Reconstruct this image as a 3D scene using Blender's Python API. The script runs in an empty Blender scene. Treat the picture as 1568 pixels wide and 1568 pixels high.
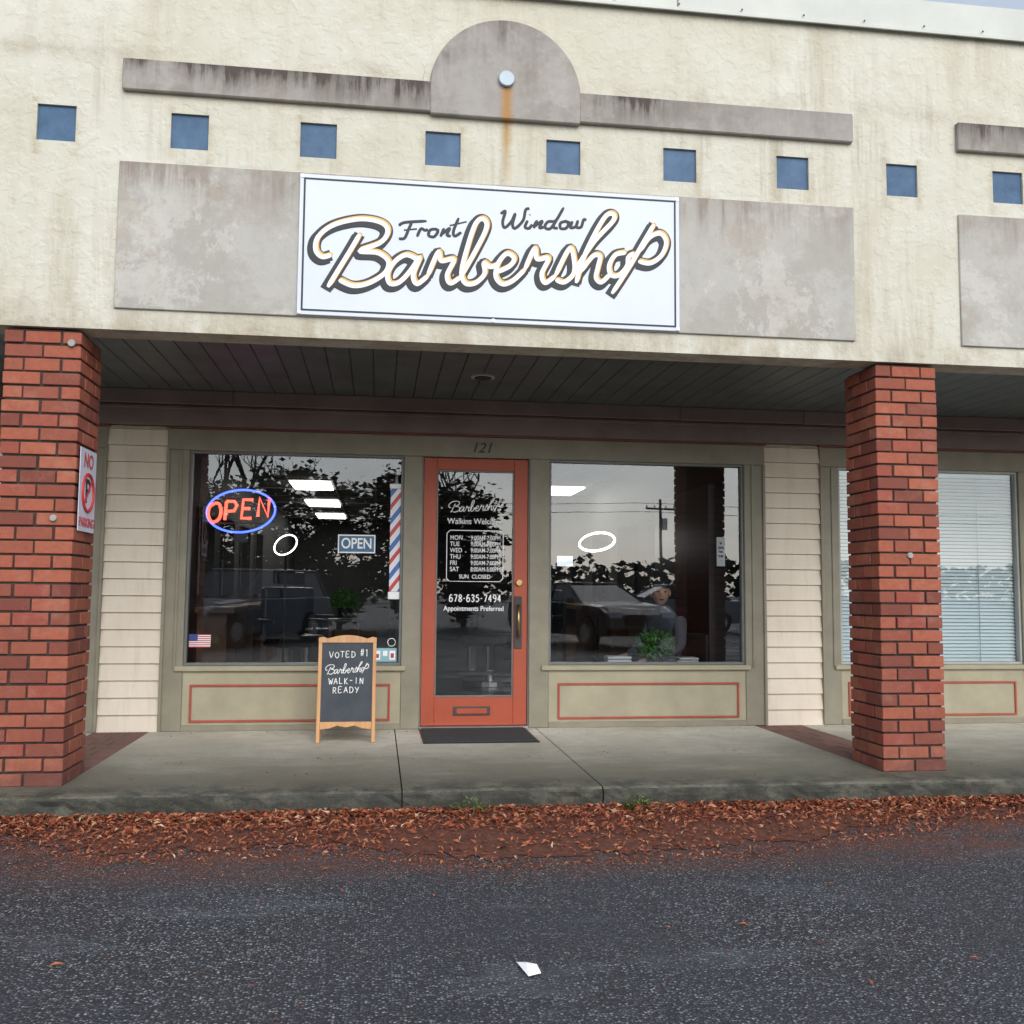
import bpy, bmesh, math, random
from mathutils import Vector, Matrix, noise as mnoise
random.seed(7)
sc=bpy.context.scene
COL=sc.collection
# ------------------------------------------------------------------ helpers
def empty(name,loc=(0,0,0)):
    o=bpy.data.objects.new(name,None); o.location=loc; o.empty_display_size=.2; COL.objects.link(o); return o
def link(o,parent=None):
    COL.objects.link(o)
    if parent: o.parent=parent
    return o
def meshobj(name,bm,mat,parent=None,smooth=False,bevel=0,seg=1):
    me=bpy.data.meshes.new(name); bm.normal_update(); bm.to_mesh(me); bm.free()
    if mat: me.materials.append(mat)
    if smooth:
        for p in me.polygons: p.use_smooth=True
    o=bpy.data.objects.new(name,me); link(o,parent)
    if bevel:
        m=o.modifiers.new('b','BEVEL'); m.width=bevel; m.segments=seg; m.limit_method='ANGLE'
    return o
def addbox(bm,x0,x1,y0,y1,z0,z1):
    v=[bm.verts.new(p) for p in ((x0,y0,z0),(x1,y0,z0),(x1,y1,z0),(x0,y1,z0),(x0,y0,z1),(x1,y0,z1),(x1,y1,z1),(x0,y1,z1))]
    for f in ((0,3,2,1),(4,5,6,7),(0,1,5,4),(1,2,6,5),(2,3,7,6),(3,0,4,7)): bm.faces.new([v[i] for i in f])
    return v
def boxes(name,lst,mat,parent=None,bevel=.003,seg=1):
    bm=bmesh.new()
    for b in lst: addbox(bm,*b)
    return meshobj(name,bm,mat,parent,bevel=bevel,seg=seg)
def prism(name,pts,y0,y1,mat,parent=None,bevel=0):
    """polygon in X,Z extruded in Y (pts counter-clockwise seen from -Y)"""
    bm=bmesh.new(); n=len(pts)
    a=[bm.verts.new((x,y0,z)) for x,z in pts]; b=[bm.verts.new((x,y1,z)) for x,z in pts]
    bm.faces.new(a); bm.faces.new(b[::-1])
    for i in range(n): bm.faces.new((a[i],b[i],b[(i+1)%n],a[(i+1)%n]))
    bmesh.ops.recalc_face_normals(bm,faces=bm.faces)
    return meshobj(name,bm,mat,parent,bevel=bevel)
def addcyl(bm,c,r,h,axis='Z',n=24,r2=None):
    m=Matrix.Translation(c)
    if axis=='Y': m=m@Matrix.Rotation(math.pi/2,4,'X')
    if axis=='X': m=m@Matrix.Rotation(math.pi/2,4,'Y')
    bmesh.ops.create_cone(bm,cap_ends=True,segments=n,radius1=r,radius2=r if r2 is None else r2,depth=h,matrix=m)
def cyl(name,c,r,h,mat,parent=None,axis='Z',n=24,r2=None):
    bm=bmesh.new(); addcyl(bm,c,r,h,axis,n,r2); return meshobj(name,bm,mat,parent,bevel=min(r,h)*.1)
def catmull(P,n=7):
    if len(P)<3: return P
    out=[]; Q=[P[0]]+list(P)+[P[-1]]
    for i in range(1,len(Q)-2):
        p0,p1,p2,p3=[Vector(q) for q in Q[i-1:i+3]]
        for k in range(n):
            t=k/n; out.append(.5*((2*p1)+(-p0+p2)*t+(2*p0-5*p1+4*p2-p3)*t*t+(-p0+3*p1-3*p2+p3)*t**3))
    out.append(Vector(P[-1])); return [tuple(v) for v in out]
def tubes(name,strokes,r,mat,parent=None,loc=(0,0,0),sy=1.0,smooth=True,rot=None,res=3,taper=True):
    """strokes: list of lists of (x,z)"""
    cu=bpy.data.curves.new(name,'CURVE'); cu.dimensions='3D'; cu.bevel_depth=r; cu.bevel_resolution=res; cu.use_fill_caps=True
    for s in strokes:
        p=catmull([(a,0,b) for a,b in s]) if smooth else [(a,0,b) for a,b in s]
        sp=cu.splines.new('POLY'); sp.points.add(len(p)-1)
        for i,q in enumerate(p):
            sp.points[i].co=(q[0],q[1],q[2],1)
            e=min(i,len(p)-1-i); sp.points[i].radius={0:.55,1:.85}.get(e,1.0) if taper else 1.0
    cu.materials.append(mat)
    o=bpy.data.objects.new(name,cu); o.location=loc; o.scale=(1,sy,1)
    if rot: o.rotation_euler=rot
    return link(o,parent)
def text(name,body,x,y,z,size,mat,parent=None,align='CENTER',ext=.0008,rot=(math.pi/2,0,0),sx=1,shear=0,bold=0,spacing=1):
    cu=bpy.data.curves.new(name,'FONT'); cu.body=body; cu.size=size; cu.align_x=align; cu.align_y='CENTER'; cu.extrude=ext
    cu.shear=shear; cu.offset=bold; cu.space_line=spacing
    cu.materials.append(mat)
    o=bpy.data.objects.new(name,cu); o.location=(x,y,z); o.rotation_euler=rot; o.scale=(sx,1,1)
    return link(o,parent)
# ------------------------------------------------------------------ materials
class N:
    def __init__(s,name):
        s.m=bpy.data.materials.new(name); s.m.use_nodes=True; s.nt=s.m.node_tree; s.b=s.nt.nodes['Principled BSDF']; s.l=s.nt.links
        s.tc=s.nt.nodes.new('ShaderNodeTexCoord')
    def node(s,t,**k):
        n=s.nt.nodes.new(t)
        for a,b in k.items(): setattr(n,a,b)
        return n
    def vec(s,sc=(1,1,1),loc=(0,0,0)):
        n=s.node('ShaderNodeMapping'); n.inputs['Scale'].default_value=sc; n.inputs['Location'].default_value=loc
        s.l.new(s.tc.outputs['Object'],n.inputs[0]); return n.outputs[0]
    def noise(s,scale,detail=4,rough=.5,sc=(1,1,1),loc=(0,0,0),dist=0):
        n=s.node('ShaderNodeTexNoise'); n.inputs['Scale'].default_value=scale; n.inputs['Detail'].default_value=detail
        n.inputs['Roughness'].default_value=rough; n.inputs['Distortion'].default_value=dist
        s.l.new(s.vec(sc,loc),n.inputs['Vector']); return n.outputs['Fac']
    def voro(s,scale,feat='F1',out='Distance',sc=(1,1,1)):
        n=s.node('ShaderNodeTexVoronoi'); n.feature=feat; n.inputs['Scale'].default_value=scale
        s.l.new(s.vec(sc),n.inputs['Vector']); return n.outputs[out]
    def ramp(s,f,stops):
        n=s.node('ShaderNodeValToRGB'); e=n.color_ramp.elements
        while len(e)<len(stops): e.new(.5)
        for i,(p,c) in enumerate(stops):
            e[i].position=p; e[i].color=(c,c,c,1) if not hasattr(c,'__len__') else (*c,1)
        s.l.new(f,n.inputs[0]); return n.outputs[0]
    def mix(s,f,a,b,mode='MIX'):
        n=s.node('ShaderNodeMix'); n.data_type='RGBA'; n.blend_type=mode
        for i,v in ((0,f),(6,a),(7,b)):
            if hasattr(v,'is_output'): s.l.new(v,n.inputs[i])
            elif i==0: n.inputs[0].default_value=v
            else: n.inputs[i].default_value=(*v,1)
        return n.outputs[2]
    def math(s,op,a,b=0,c=None,clamp=False):
        n=s.node('ShaderNodeMath',operation=op,use_clamp=clamp)
        for i,v in enumerate((a,b,c)):
            if v is None: continue
            if hasattr(v,'is_output'): s.l.new(v,n.inputs[i])
            else: n.inputs[i].default_value=v
        return n.outputs[0]
    def xyz(s):
        n=s.node('ShaderNodeSeparateXYZ'); s.l.new(s.tc.outputs['Object'],n.inputs[0]); return n.outputs
    def color(s,c):
        if hasattr(c,'is_output'): s.l.new(c,s.b.inputs['Base Color'])
        else: s.b.inputs['Base Color'].default_value=(*c,1)
        return s
    def rough(s,r):
        if hasattr(r,'is_output'): s.l.new(r,s.b.inputs['Roughness'])
        else: s.b.inputs['Roughness'].default_value=r
        return s
    def bump(s,h,strength=.5,dist=.01):
        n=s.node('ShaderNodeBump'); n.inputs['Strength'].default_value=strength; n.inputs['Distance'].default_value=dist
        s.l.new(h,n.inputs['Height']); s.l.new(n.outputs[0],s.b.inputs['Normal']); return s
def simple(name,c,r=.6,var=.15,scale=6,bump=.0,metal=0,bscale=60):
    n=N(name); f=n.noise(scale,5,.6)
    d=tuple(max(0,x*(1-var)) for x in c); u=tuple(min(1,x*(1+var)) for x in c)
    n.color(n.ramp(f,[(.3,d),(.7,u)])); n.rough(r); n.b.inputs['Metallic'].default_value=metal
    if bump: n.bump(n.noise(bscale,4,.6),bump,.004)
    return n.m
def emis(name,c,s):
    m=bpy.data.materials.new(name); m.use_nodes=True; b=m.node_tree.nodes['Principled BSDF']
    b.inputs['Base Color'].default_value=(*[x*.5 for x in c],1); b.inputs['Emission Color'].default_value=(*c,1); b.inputs['Emission Strength'].default_value=s; return m

# stucco (cream) with weathering
def stucco_mat():
    n=N('stucco_cream')
    big=n.noise(.8,7,.68,dist=.3); mid=n.noise(4,6,.65,loc=(3,1,7))
    base=n.mix(n.ramp(big,[(.35,0),(.66,1)]),(.535,.505,.405),(.615,.60,.52))
    base=n.mix(n.math('MULTIPLY',n.ramp(mid,[(.48,0),(.75,1)]),.34),base,(.44,.40,.30))
    x,y,z=n.xyz()
    # broad, sparse runs down the wall
    streak=n.noise(1.6,7,.72,sc=(3.2,1,.35),dist=.3); zone=n.ramp(n.noise(.6,4,.6,loc=(3,3,3)),[(.40,.15),(.60,1)])
    m1=n.math('MULTIPLY',n.math('MULTIPLY',n.ramp(streak,[(.48,0),(.70,1)]),zone),.68)
    base=n.mix(m1,base,(.37,.315,.215))
    st2=n.noise(2.2,6,.7,sc=(6,1,.30),loc=(6,0,1)); zone2=n.ramp(n.noise(.9,4,.6,loc=(8,3,1)),[(.50,0),(.64,1)])
    base=n.mix(n.math('MULTIPLY',n.math('MULTIPLY',n.ramp(st2,[(.52,0),(.68,1)]),zone2),.55),base,(.29,.25,.18))
    low=n.math('MULTIPLY_ADD',n.math('SUBTRACT',2.74,z),4,0,clamp=True)
    m2=n.math('MULTIPLY',n.math('MULTIPLY',low,n.ramp(n.noise(5,6,.74,sc=(1,1,.5),loc=(9,0,0)),[(.40,0),(.62,1)])),.72)
    base=n.mix(m2,base,(.31,.245,.16))
    spots=n.ramp(n.noise(11,5,.7,loc=(4,9,2)),[(.64,0),(.72,1)])
    base=n.mix(n.math('MULTIPLY',n.math('MULTIPLY',spots,zone),.45),base,(.30,.26,.19))
    # grime frames around the tiles
    fx=n.math('ABSOLUTE',n.math('SUBTRACT',n.math('FRACT',n.math('MULTIPLY_ADD',x,1/.729,1.8515/.729+.5+20)),.5))
    nr=n.math('SUBTRACT',1,n.math('DIVIDE',n.math('ABSOLUTE',n.math('SUBTRACT',fx,.15)),.055),clamp=True)
    nz=n.math('SUBTRACT',1,n.math('DIVIDE',n.math('ABSOLUTE',n.math('SUBTRACT',z,3.67)),.17),clamp=True)
    nz=n.math('GREATER_THAN',nz,.02)
    base=n.mix(n.math('MULTIPLY',n.math('MULTIPLY',nr,nz),n.math('MULTIPLY',n.ramp(n.noise(9,5,.7),[(.35,0),(.65,1)]),.6)),base,(.37,.30,.18))
    # mildew close beneath the band and the panels
    nb=n.math('SUBTRACT',1,n.math('DIVIDE',n.math('ABSOLUTE',n.math('SUBTRACT',z,4.13)),.09),clamp=True)
    base=n.mix(n.math('MULTIPLY',n.math('MULTIPLY',nb,n.ramp(n.noise(4,6,.72,loc=(1,5,8)),[(.45,0),(.65,1)])),.5),base,(.33,.28,.20))
    # rust run under the round lamp
    dx=n.math('ABSOLUTE',n.math('SUBTRACT',x,.715)); w=n.math('MULTIPLY_ADD',n.noise(9,3),.07,.008)
    rx=n.math('SUBTRACT',1,n.math('DIVIDE',dx,w),clamp=True)
    rz=n.math('MULTIPLY',n.math('MULTIPLY_ADD',n.math('SUBTRACT',z,3.42),2.2,0,clamp=True),n.math('LESS_THAN',z,3.95))
    base=n.mix(n.math('MULTIPLY',n.math('MULTIPLY',rx,rz),1.2,clamp=True),base,(.42,.27,.11))
    n.color(base).rough(.93)
    h=n.math('ADD',n.ramp(n.noise(17,4,.5),[(.46,0),(.60,1)]),n.math('MULTIPLY',n.noise(140,3,.6),.3))
    n.bump(h,.42,.006); return n.m
def panel_mat(name,c1,c2,dirt,ztop,reach,amt,rust=False,patch=.45):
    n=N(name); f=n.noise(1.4,8,.74,dist=.15)
    base=n.mix(n.ramp(f,[(.45,0),(.53,1)]),c1,c2)
    f2=n.noise(1.3,8,.76,loc=(7,3,2),dist=.2)
    base=n.mix(n.math('MULTIPLY',n.ramp(f2,[(.53,0),(.55,1)]),patch),base,tuple(v*1.28 for v in c2))
    f3=n.noise(1.9,7,.72,loc=(1,8,5),dist=.1)
    base=n.mix(n.math('MULTIPLY',n.ramp(f3,[(.55,0),(.60,1)]),patch*.8),base,(c1[0]*.92,c1[1]*.82,c1[2]*.70))
    base=n.mix(n.math('MULTIPLY',n.ramp(n.noise(14,6,.7),[(.45,0),(.75,1)]),.35),base,tuple(v*.75 for v in c1))
    x,y,z=n.xyz()
    st=n.noise(3,7,.75,sc=(5,1,.45),loc=(2,0,5)); 
    top=n.math('SUBTRACT',1,n.math('DIVIDE',n.math('SUBTRACT',ztop,z),reach),clamp=True)
    k=n.math('MULTIPLY',n.math('ADD',n.math('MULTIPLY',top,.55),n.ramp(st,[(.46,0),(.62,1)])),top,clamp=True)
    k=n.math('MULTIPLY',k,n.ramp(n.noise(1.7,4,.6,loc=(4,4,4)),[(.42,.15),(.58,1)]))
    base=n.mix(n.math('MULTIPLY',k,amt,clamp=True),base,dirt)
    if rust:
        dx=n.math('ABSOLUTE',n.math('SUBTRACT',x,.712)); w=n.math('MULTIPLY_ADD',n.noise(9,3),.06,.016)
        rx=n.math('SUBTRACT',1,n.math('DIVIDE',dx,w),clamp=True); rz=n.math('LESS_THAN',z,4.10)
        base=n.mix(n.math('MULTIPLY',n.math('MULTIPLY',rx,rz),1.3,clamp=True),base,(.38,.21,.08))
    n.color(base).rough(.92)
    n.bump(n.math('ADD',n.noise(30,5,.6),n.math('MULTIPLY',n.noise(170,3,.6),.5)),.35,.005); return n.m
M_stucco=stucco_mat()
M_panel=panel_mat('stained_panel',(.375,.352,.315),(.43,.41,.37),(.21,.165,.135),3.49,.34,.75,patch=.5)
M_strip=panel_mat('stained_band',(.27,.245,.215),(.335,.31,.28),(.075,.06,.05),4.09,.20,1.5,patch=.25)
M_arch=panel_mat('stained_arch',(.285,.262,.235),(.35,.325,.295),(.11,.09,.075),4.52,.50,1.4,rust=True,patch=.25)
M_tile=N('blue_tile'); M_tile.color(M_tile.ramp(M_tile.noise(7,5,.7),[(.3,(.035,.080,.150)),(.7,(.07,.14,.24))])).rough(.5); M_tile.b.inputs['Specular IOR Level'].default_value=.3; M_tile.bump(M_tile.noise(20,3),.2,.004); M_tile=M_tile.m
M_coping=simple('coping_metal',(.50,.51,.46),.5,.08,3)
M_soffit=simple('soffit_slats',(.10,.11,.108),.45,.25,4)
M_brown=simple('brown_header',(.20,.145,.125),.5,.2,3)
M_frame=simple('olive_frame_paint',(.245,.22,.16),.5,.14,5,.15)
M_framelt=simple('tan_panel_paint',(.36,.32,.22),.5,.12,4,.15)
M_redtrim=simple('red_trim_paint',(.38,.065,.04),.5,.15,8)
M_darkred=simple('dark_red_trim',(.15,.04,.035),.5,.15,8)
M_gasket=simple('window_gasket',(.16,.17,.16),.4,.1)
M_gasketlt=simple('window_bead',(.40,.41,.38),.4,.1)
M_conc_dark=simple('column_cap',(.07,.065,.06),.8)
M_alu=simple('aluminium',(.6,.6,.6),.3,.05,metal=1)
M_brass=simple('aged_brass',(.45,.33,.15),.35,.15,metal=1)
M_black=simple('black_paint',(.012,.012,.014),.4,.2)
M_sign=N('sign_white'); M_sign.color(M_sign.ramp(M_sign.noise(2,4,.6),[(.3,(.57,.61,.69)),(.7,(.61,.65,.73))])).rough(.45); M_sign=M_sign.m
M_ink=simple('sign_ink',(.022,.025,.028),.6,.1)
M_white=simple('white_vinyl',(.86,.86,.86),.5,.02)
M_orange=simple('sign_gold',(.72,.38,.08),.5,.08)
# siding: cream vinyl
n=N('vinyl_siding'); f=n.noise(2,5,.6)
cc=n.mix(n.ramp(f,[(.35,0),(.7,1)]),(.68,.58,.46),(.76,.67,.55))
cc=n.mix(n.math('MULTIPLY',n.ramp(n.noise(4,6,.7,sc=(3,1,.4),loc=(1,0,2)),[(.5,0),(.75,1)]),.4),cc,(.44,.36,.27))
n.color(cc).rough(.5); n.bump(n.noise(8,4,.6,sc=(.6,1,20)),.12,.003); M_siding=n.m
# brick
n=N('red_brick'); g=n.node('ShaderNodeNewGeometry')
c=n.ramp(g.outputs['Random Per Island'],[(0,(.18,.048,.032)),(.35,(.28,.078,.045)),(.7,(.37,.108,.058)),(1,(.28,.060,.040))])
c=n.mix(n.math('MULTIPLY',n.ramp(n.noise(22,6,.7),[(.45,0),(.8,1)]),.6),c,(.14,.05,.038))
c=n.mix(n.math('MULTIPLY',n.ramp(n.noise(5,5,.7,loc=(5,5,5)),[(.52,0),(.8,1)]),.45),c,(.44,.25,.19))
x,y,z=n.xyz()
c=n.mix(n.math('MULTIPLY',n.math('MULTIPLY_ADD',n.math('SUBTRACT',.25,z),3.5,0,clamp=True),n.ramp(n.noise(9,5,.7),[(.35,.2),(.6,.7)])),c,(.09,.045,.035))
n.color(c).rough(.88); n.bump(n.math('ADD',n.noise(45,5,.65),n.noise(200,3,.6)),.6,.004); M_brick=n.m
M_mortar=simple('mortar',(.055,.036,.03),.95,.35,20,.4)
# concrete walk
n=N('sidewalk_concrete'); f=n.noise(1.1,7,.65,dist=.6)
c=n.ramp(f,[(.32,(.44,.41,.33)),(.5,(.56,.53,.44)),(.68,(.64,.61,.53))])  # pale tone near the wall stands in for weak porch light; kerb side stained
c=n.mix(n.math('MULTIPLY',n.ramp(n.noise(9,7,.75),[(.45,0),(.75,1)]),.5),c,(.30,.27,.21))
x,y,z=n.xyz()
ed=n.math('MULTIPLY_ADD',n.math('SUBTRACT',-.35,y),.62,0,clamp=True)
wob=n.math('ADD',ed,n.math('MULTIPLY_ADD',n.noise(1.6,7,.75,sc=(.7,1.6,1)),2.0,-.85),clamp=True)
c=n.mix(n.math('MULTIPLY',n.math('POWER',ed,.6),n.math('MULTIPLY_ADD',wob,.55,.40)),c,(.115,.108,.076))
ed2=n.math('MULTIPLY_ADD',n.math('SUBTRACT',-1.95,y),3,0,clamp=True)
c=n.mix(n.math('MULTIPLY',ed2,n.ramp(n.noise(4,8,.8),[(.42,.05),(.56,.95)])),c,(.040,.040,.029))
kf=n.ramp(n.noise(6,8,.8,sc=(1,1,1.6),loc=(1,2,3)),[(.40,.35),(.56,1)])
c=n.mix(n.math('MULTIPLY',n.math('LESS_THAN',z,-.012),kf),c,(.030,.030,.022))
sp=n.voro(190,out='Color'); c=n.mix(.14,c,sp,'OVERLAY')
n.color(c).rough(n.ramp(f,[(.3,.5),(.6,.9)])); n.bump(n.math('ADD',n.noise(60,6,.7),n.noise(6,4,.6)),.6,.007); M_walk=n.m
n=N('paver_brick'); g=n.node('ShaderNodeNewGeometry')
n.color(n.mix(n.math('MULTIPLY',n.noise(12,5,.7),.6),n.ramp(g.outputs['Random Per Island'],[(0,(.17,.075,.055)),(1,(.26,.12,.09))]),(.14,.11,.09))).rough(.85).bump(n.noise(60,4),.4,.004); M_paver=n.m
# asphalt
n=N('asphalt'); 
v=n.node('ShaderNodeTexVoronoi'); v.inputs['Scale'].default_value=98; n.l.new(n.vec(),v.inputs['Vector'])
sepc=n.node('ShaderNodeSeparateColor'); n.l.new(v.outputs['Color'],sepc.inputs[0])
stone=n.ramp(sepc.outputs[0],[(0,(.026,.028,.032)),(.38,(.060,.064,.073)),(.62,(.105,.111,.124)),(.83,(.20,.21,.228)),(1,(.42,.425,.43))])
gap=n.ramp(v.outputs['Distance'],[(.25,0),(.6,1)])
c=n.mix(gap,stone,(.018,.019,.023))
patch=n.noise(.8,6,.65,loc=(2,6,0)); c=n.mix(n.ramp(patch,[(.38,.0),(.64,.55)]),c,(.034,.037,.045))
pale=n.ramp(n.noise(1.1,6,.7,sc=(.6,1.6,1),loc=(11,2,0)),[(.57,0),(.76,.38)]); c=n.mix(pale,c,(.18,.195,.225))
x,y,z=n.xyz()
red=n.math('MULTIPLY',n.math('MULTIPLY_ADD',n.math('ADD',y,3.58),2.2,0,clamp=True),n.ramp(n.noise(4.5,7,.78),[(.38,.1),(.60,1)]))
c=n.mix(n.math('MULTIPLY',red,.75),c,(.125,.042,.024))
n.color(c); n.rough(n.ramp(n.noise(2.2,5,.7),[(.3,.42),(.65,.8)]))
n.bump(n.math('ADD',n.math('SUBTRACT',1,v.outputs['Distance']),n.math('MULTIPLY',n.noise(30,4,.6),.6)),.9,.006); M_asph=n.m
# leaf debris
n=N('dead_leaves'); g=n.node('ShaderNodeNewGeometry')
c=n.ramp(g.outputs['Random Per Island'],[(0,(.085,.022,.012)),(.3,(.20,.050,.023)),(.6,(.32,.084,.034)),(.86,(.40,.145,.062)),(.97,(.45,.25,.14)),(1,(.55,.40,.28))])
n.color(c).rough(.75); M_leaf=n.m
n=N('red_dirt'); c=n.ramp(n.noise(25,7,.75),[(.3,(.040,.014,.009)),(.5,(.11,.035,.019)),(.7,(.19,.061,.031))]); n.color(c).rough(.95).bump(n.noise(80,5,.7),.8,.01); M_dirt=n.m
# glass
def glass_mat(name,tint=(.93,.95,.95),boost=1.5,base=.04):
    m=bpy.data.materials.new(name); m.use_nodes=True; nt=m.node_tree; nt.nodes.clear()
    o=nt.nodes.new('ShaderNodeOutputMaterial'); mx=nt.nodes.new('ShaderNodeMixShader'); t=nt.nodes.new('ShaderNodeBsdfTransparent'); g=nt.nodes.new('ShaderNodeBsdfGlossy')
    t.inputs[0].default_value=(*tint,1); g.inputs['Roughness'].default_value=.0; g.inputs['Color'].default_value=(.93,.96,1,1)
    fr=nt.nodes.new('ShaderNodeFresnel'); fr.inputs[0].default_value=1.5
    ma=nt.nodes.new('ShaderNodeMath'); ma.operation='MULTIPLY_ADD'; ma.inputs[1].default_value=boost; ma.inputs[2].default_value=base; ma.use_clamp=True
    tc=nt.nodes.new('ShaderNodeTexCoord'); no=nt.nodes.new('ShaderNodeTexNoise'); no.inputs['Scale'].default_value=1.3; no.inputs['Detail'].default_value=1
    bp=nt.nodes.new('ShaderNodeBump'); bp.inputs['Strength'].default_value=.05; bp.inputs['Distance'].default_value=.02
    L=nt.links; L.new(tc.outputs['Object'],no.inputs['Vector']); L.new(no.outputs[0],bp.inputs['Height']); L.new(bp.outputs[0],g.inputs['Normal'])
    L.new(fr.outputs[0],ma.inputs[0]); L.new(ma.outputs[0],mx.inputs[0]); L.new(t.outputs[0],mx.inputs[1]); L.new(g.outputs[0],mx.inputs[2]); L.new(mx.outputs[0],o.inputs[0])
    return m
M_glass=glass_mat('window_glass')
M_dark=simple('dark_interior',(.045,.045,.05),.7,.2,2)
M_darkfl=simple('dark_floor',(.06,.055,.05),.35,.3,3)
M_ceil=simple('interior_ceiling',(.16,.16,.16),.9,.1)

# ------------------------------------------------------------------ dimensions
D=2.087; XL,XR=-7.35,8.75
B=empty('strip_mall_building')
SQ=[-1.8515+.729*i for i in range(-7,15)]; SQ=[s for s in SQ if XL+.2<s<XR-.2]; zq=3.6914; hs=.105
lst=[(XL,XR,-D,-1.88,2.515,zq-hs),(XL,XR,-D,-1.88,zq+hs,4.68)]
xs=[XL]+sum([[s-hs,s+hs] for s in SQ],[])+[XR]
for i in range(0,len(xs),2): lst.append((xs[i],xs[i+1],-D,-1.88,zq-hs,zq+hs))
bm=bmesh.new()
for b in lst: addbox(bm,*b)
meshobj('fascia_wall',bm,M_stucco,B)
boxes('tile_inset',[(s-hs,s+hs,-D+.016,-D+.05,zq-hs,zq+hs) for s in SQ],M_tile,B,0)
M_lens=simple('lamp_lens',(.34,.42,.48),.3)
for k in (-1,0,1):
    x0=-1.4974+5.12*k; x1=x0+4.41
    if x1<XL or x0>XR: continue
    a,b=max(x0,XL),min(x1,XR)
    boxes('fascia_panel',[(a,b,-D-.016,-D+.01,2.6354,3.4881)],M_panel,B,.004)
    cx=x0+2.205
    if a<cx-.455: boxes('fascia_band',[(a,min(b,cx-.45),-D-.035,-D+.01,3.9035,4.089)],M_strip,B,.006)
    if b>cx+.455: boxes('fascia_band',[(max(a,cx+.45),b,-D-.035,-D+.01,3.9035,4.089)],M_strip,B,.006)
    if cx+.46<XR and cx-.46>XL:
        pts=[(cx-.452,3.888),(cx+.452,3.888),(cx+.455,4.05)]+[(cx+.455*math.cos(t),4.05+.455*math.sin(t)) for t in [math.pi*i/40 for i in range(1,40)]]+[(cx-.455,4.05)]
        prism('fascia_arch',pts,-D-.040,-D+.01,M_arch,B,.006)
        cyl('arch_lamp',(cx,-D-.044,4.128),.048,.04,M_lens,B,'Y')
        ring=[(cx+.5*math.cos(math.pi*i/40),4.05+.5*math.sin(math.pi*i/40)) for i in range(0,41)]+[(cx+.457*math.cos(math.pi*i/40),4.05+.457*math.sin(math.pi*i/40)) for i in range(40,-1,-1)]
        prism('arch_moulding',ring,-D-.012,-D+.01,M_stucco,B,.003)
boxes('coping',[(XL-.02+i*3.05,min(XL-.02+i*3.05+3.046,XR+.02),-D-.03,-1.6,4.68,4.89) for i in range(6)],M_coping,B,.006)
boxes('coping_drip',[(XL,XR,-D-.04,-D-.028,4.665,4.69)],M_coping,B,.002)
bm=bmesh.new()
for i in range(40): addcyl(bm,(XL+.2+i*.406,-D-.042,4.705),.006,.006,'Y',8)
meshobj('coping_screws',bm,M_black,B)
# roof, outer walls
boxes('roof_deck',[(XL,XR,-1.88,16,4.4,4.55)],M_ceil,B,0)
boxes('outer_walls',[(XL,XL+.2,-1.879,16,2.6,4.40),(XL,XL+.2,.12,15.8,-.2,2.59),(XR-.2,XR,-1.879,16,2.6,4.4),(XR-.2,XR,.12,15.8,-.2,2.59),(XL,XR,15.8,16,-.2,4.39)],M_stucco,B,0)
# soffit slats
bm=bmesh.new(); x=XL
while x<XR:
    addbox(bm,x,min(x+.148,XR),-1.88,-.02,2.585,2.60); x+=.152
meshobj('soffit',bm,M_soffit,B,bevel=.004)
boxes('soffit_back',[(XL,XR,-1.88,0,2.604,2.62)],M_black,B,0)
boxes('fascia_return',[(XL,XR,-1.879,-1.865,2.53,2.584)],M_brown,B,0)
cyl('recessed_can',(.71,-.93,2.583),.085,.02,M_gasketlt,B); cyl('can_bulb',(.71,-.93,2.574),.062,.014,M_black,B)
# header boards
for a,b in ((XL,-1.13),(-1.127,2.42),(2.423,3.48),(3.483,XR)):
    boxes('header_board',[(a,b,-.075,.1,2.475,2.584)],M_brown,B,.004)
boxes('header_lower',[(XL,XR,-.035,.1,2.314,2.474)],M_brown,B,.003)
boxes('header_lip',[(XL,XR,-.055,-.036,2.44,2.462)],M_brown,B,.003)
# siding
bm=bmesh.new()
def siding(x0,x1):
    z=0.0; e=.127
    while z<2.31:
        z1=min(z+e,2.313)
        v=[bm.verts.new(p) for p in ((x0,-.008,z),(x1,-.008,z),(x1,.012,z1-.004),(x0,.012,z1-.004),(x0,.03,z1),(x1,.03,z1),(x0,.03,z),(x1,.03,z))]
        bm.faces.new((v[0],v[1],v[2],v[3])); bm.faces.new((v[3],v[2],v[5],v[4])); bm.faces.new((v[0],v[6],v[7],v[1]))
        z+=e
for a,b in ((-2.05,-1.613),(3.161,3.6425),(8.42,XR)): siding(a,b)
meshobj('vinyl_siding',bm,M_siding,B)
boxes('siding_backer',[(XL,-6.85,.0,.1,0,2.31),(-2.05,-1.613,.031,.1,0,2.312),(3.161,3.6425,.031,.1,0,2.312),(8.42,XR,.031,.1,0,2.312)],M_siding,B,0)
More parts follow.
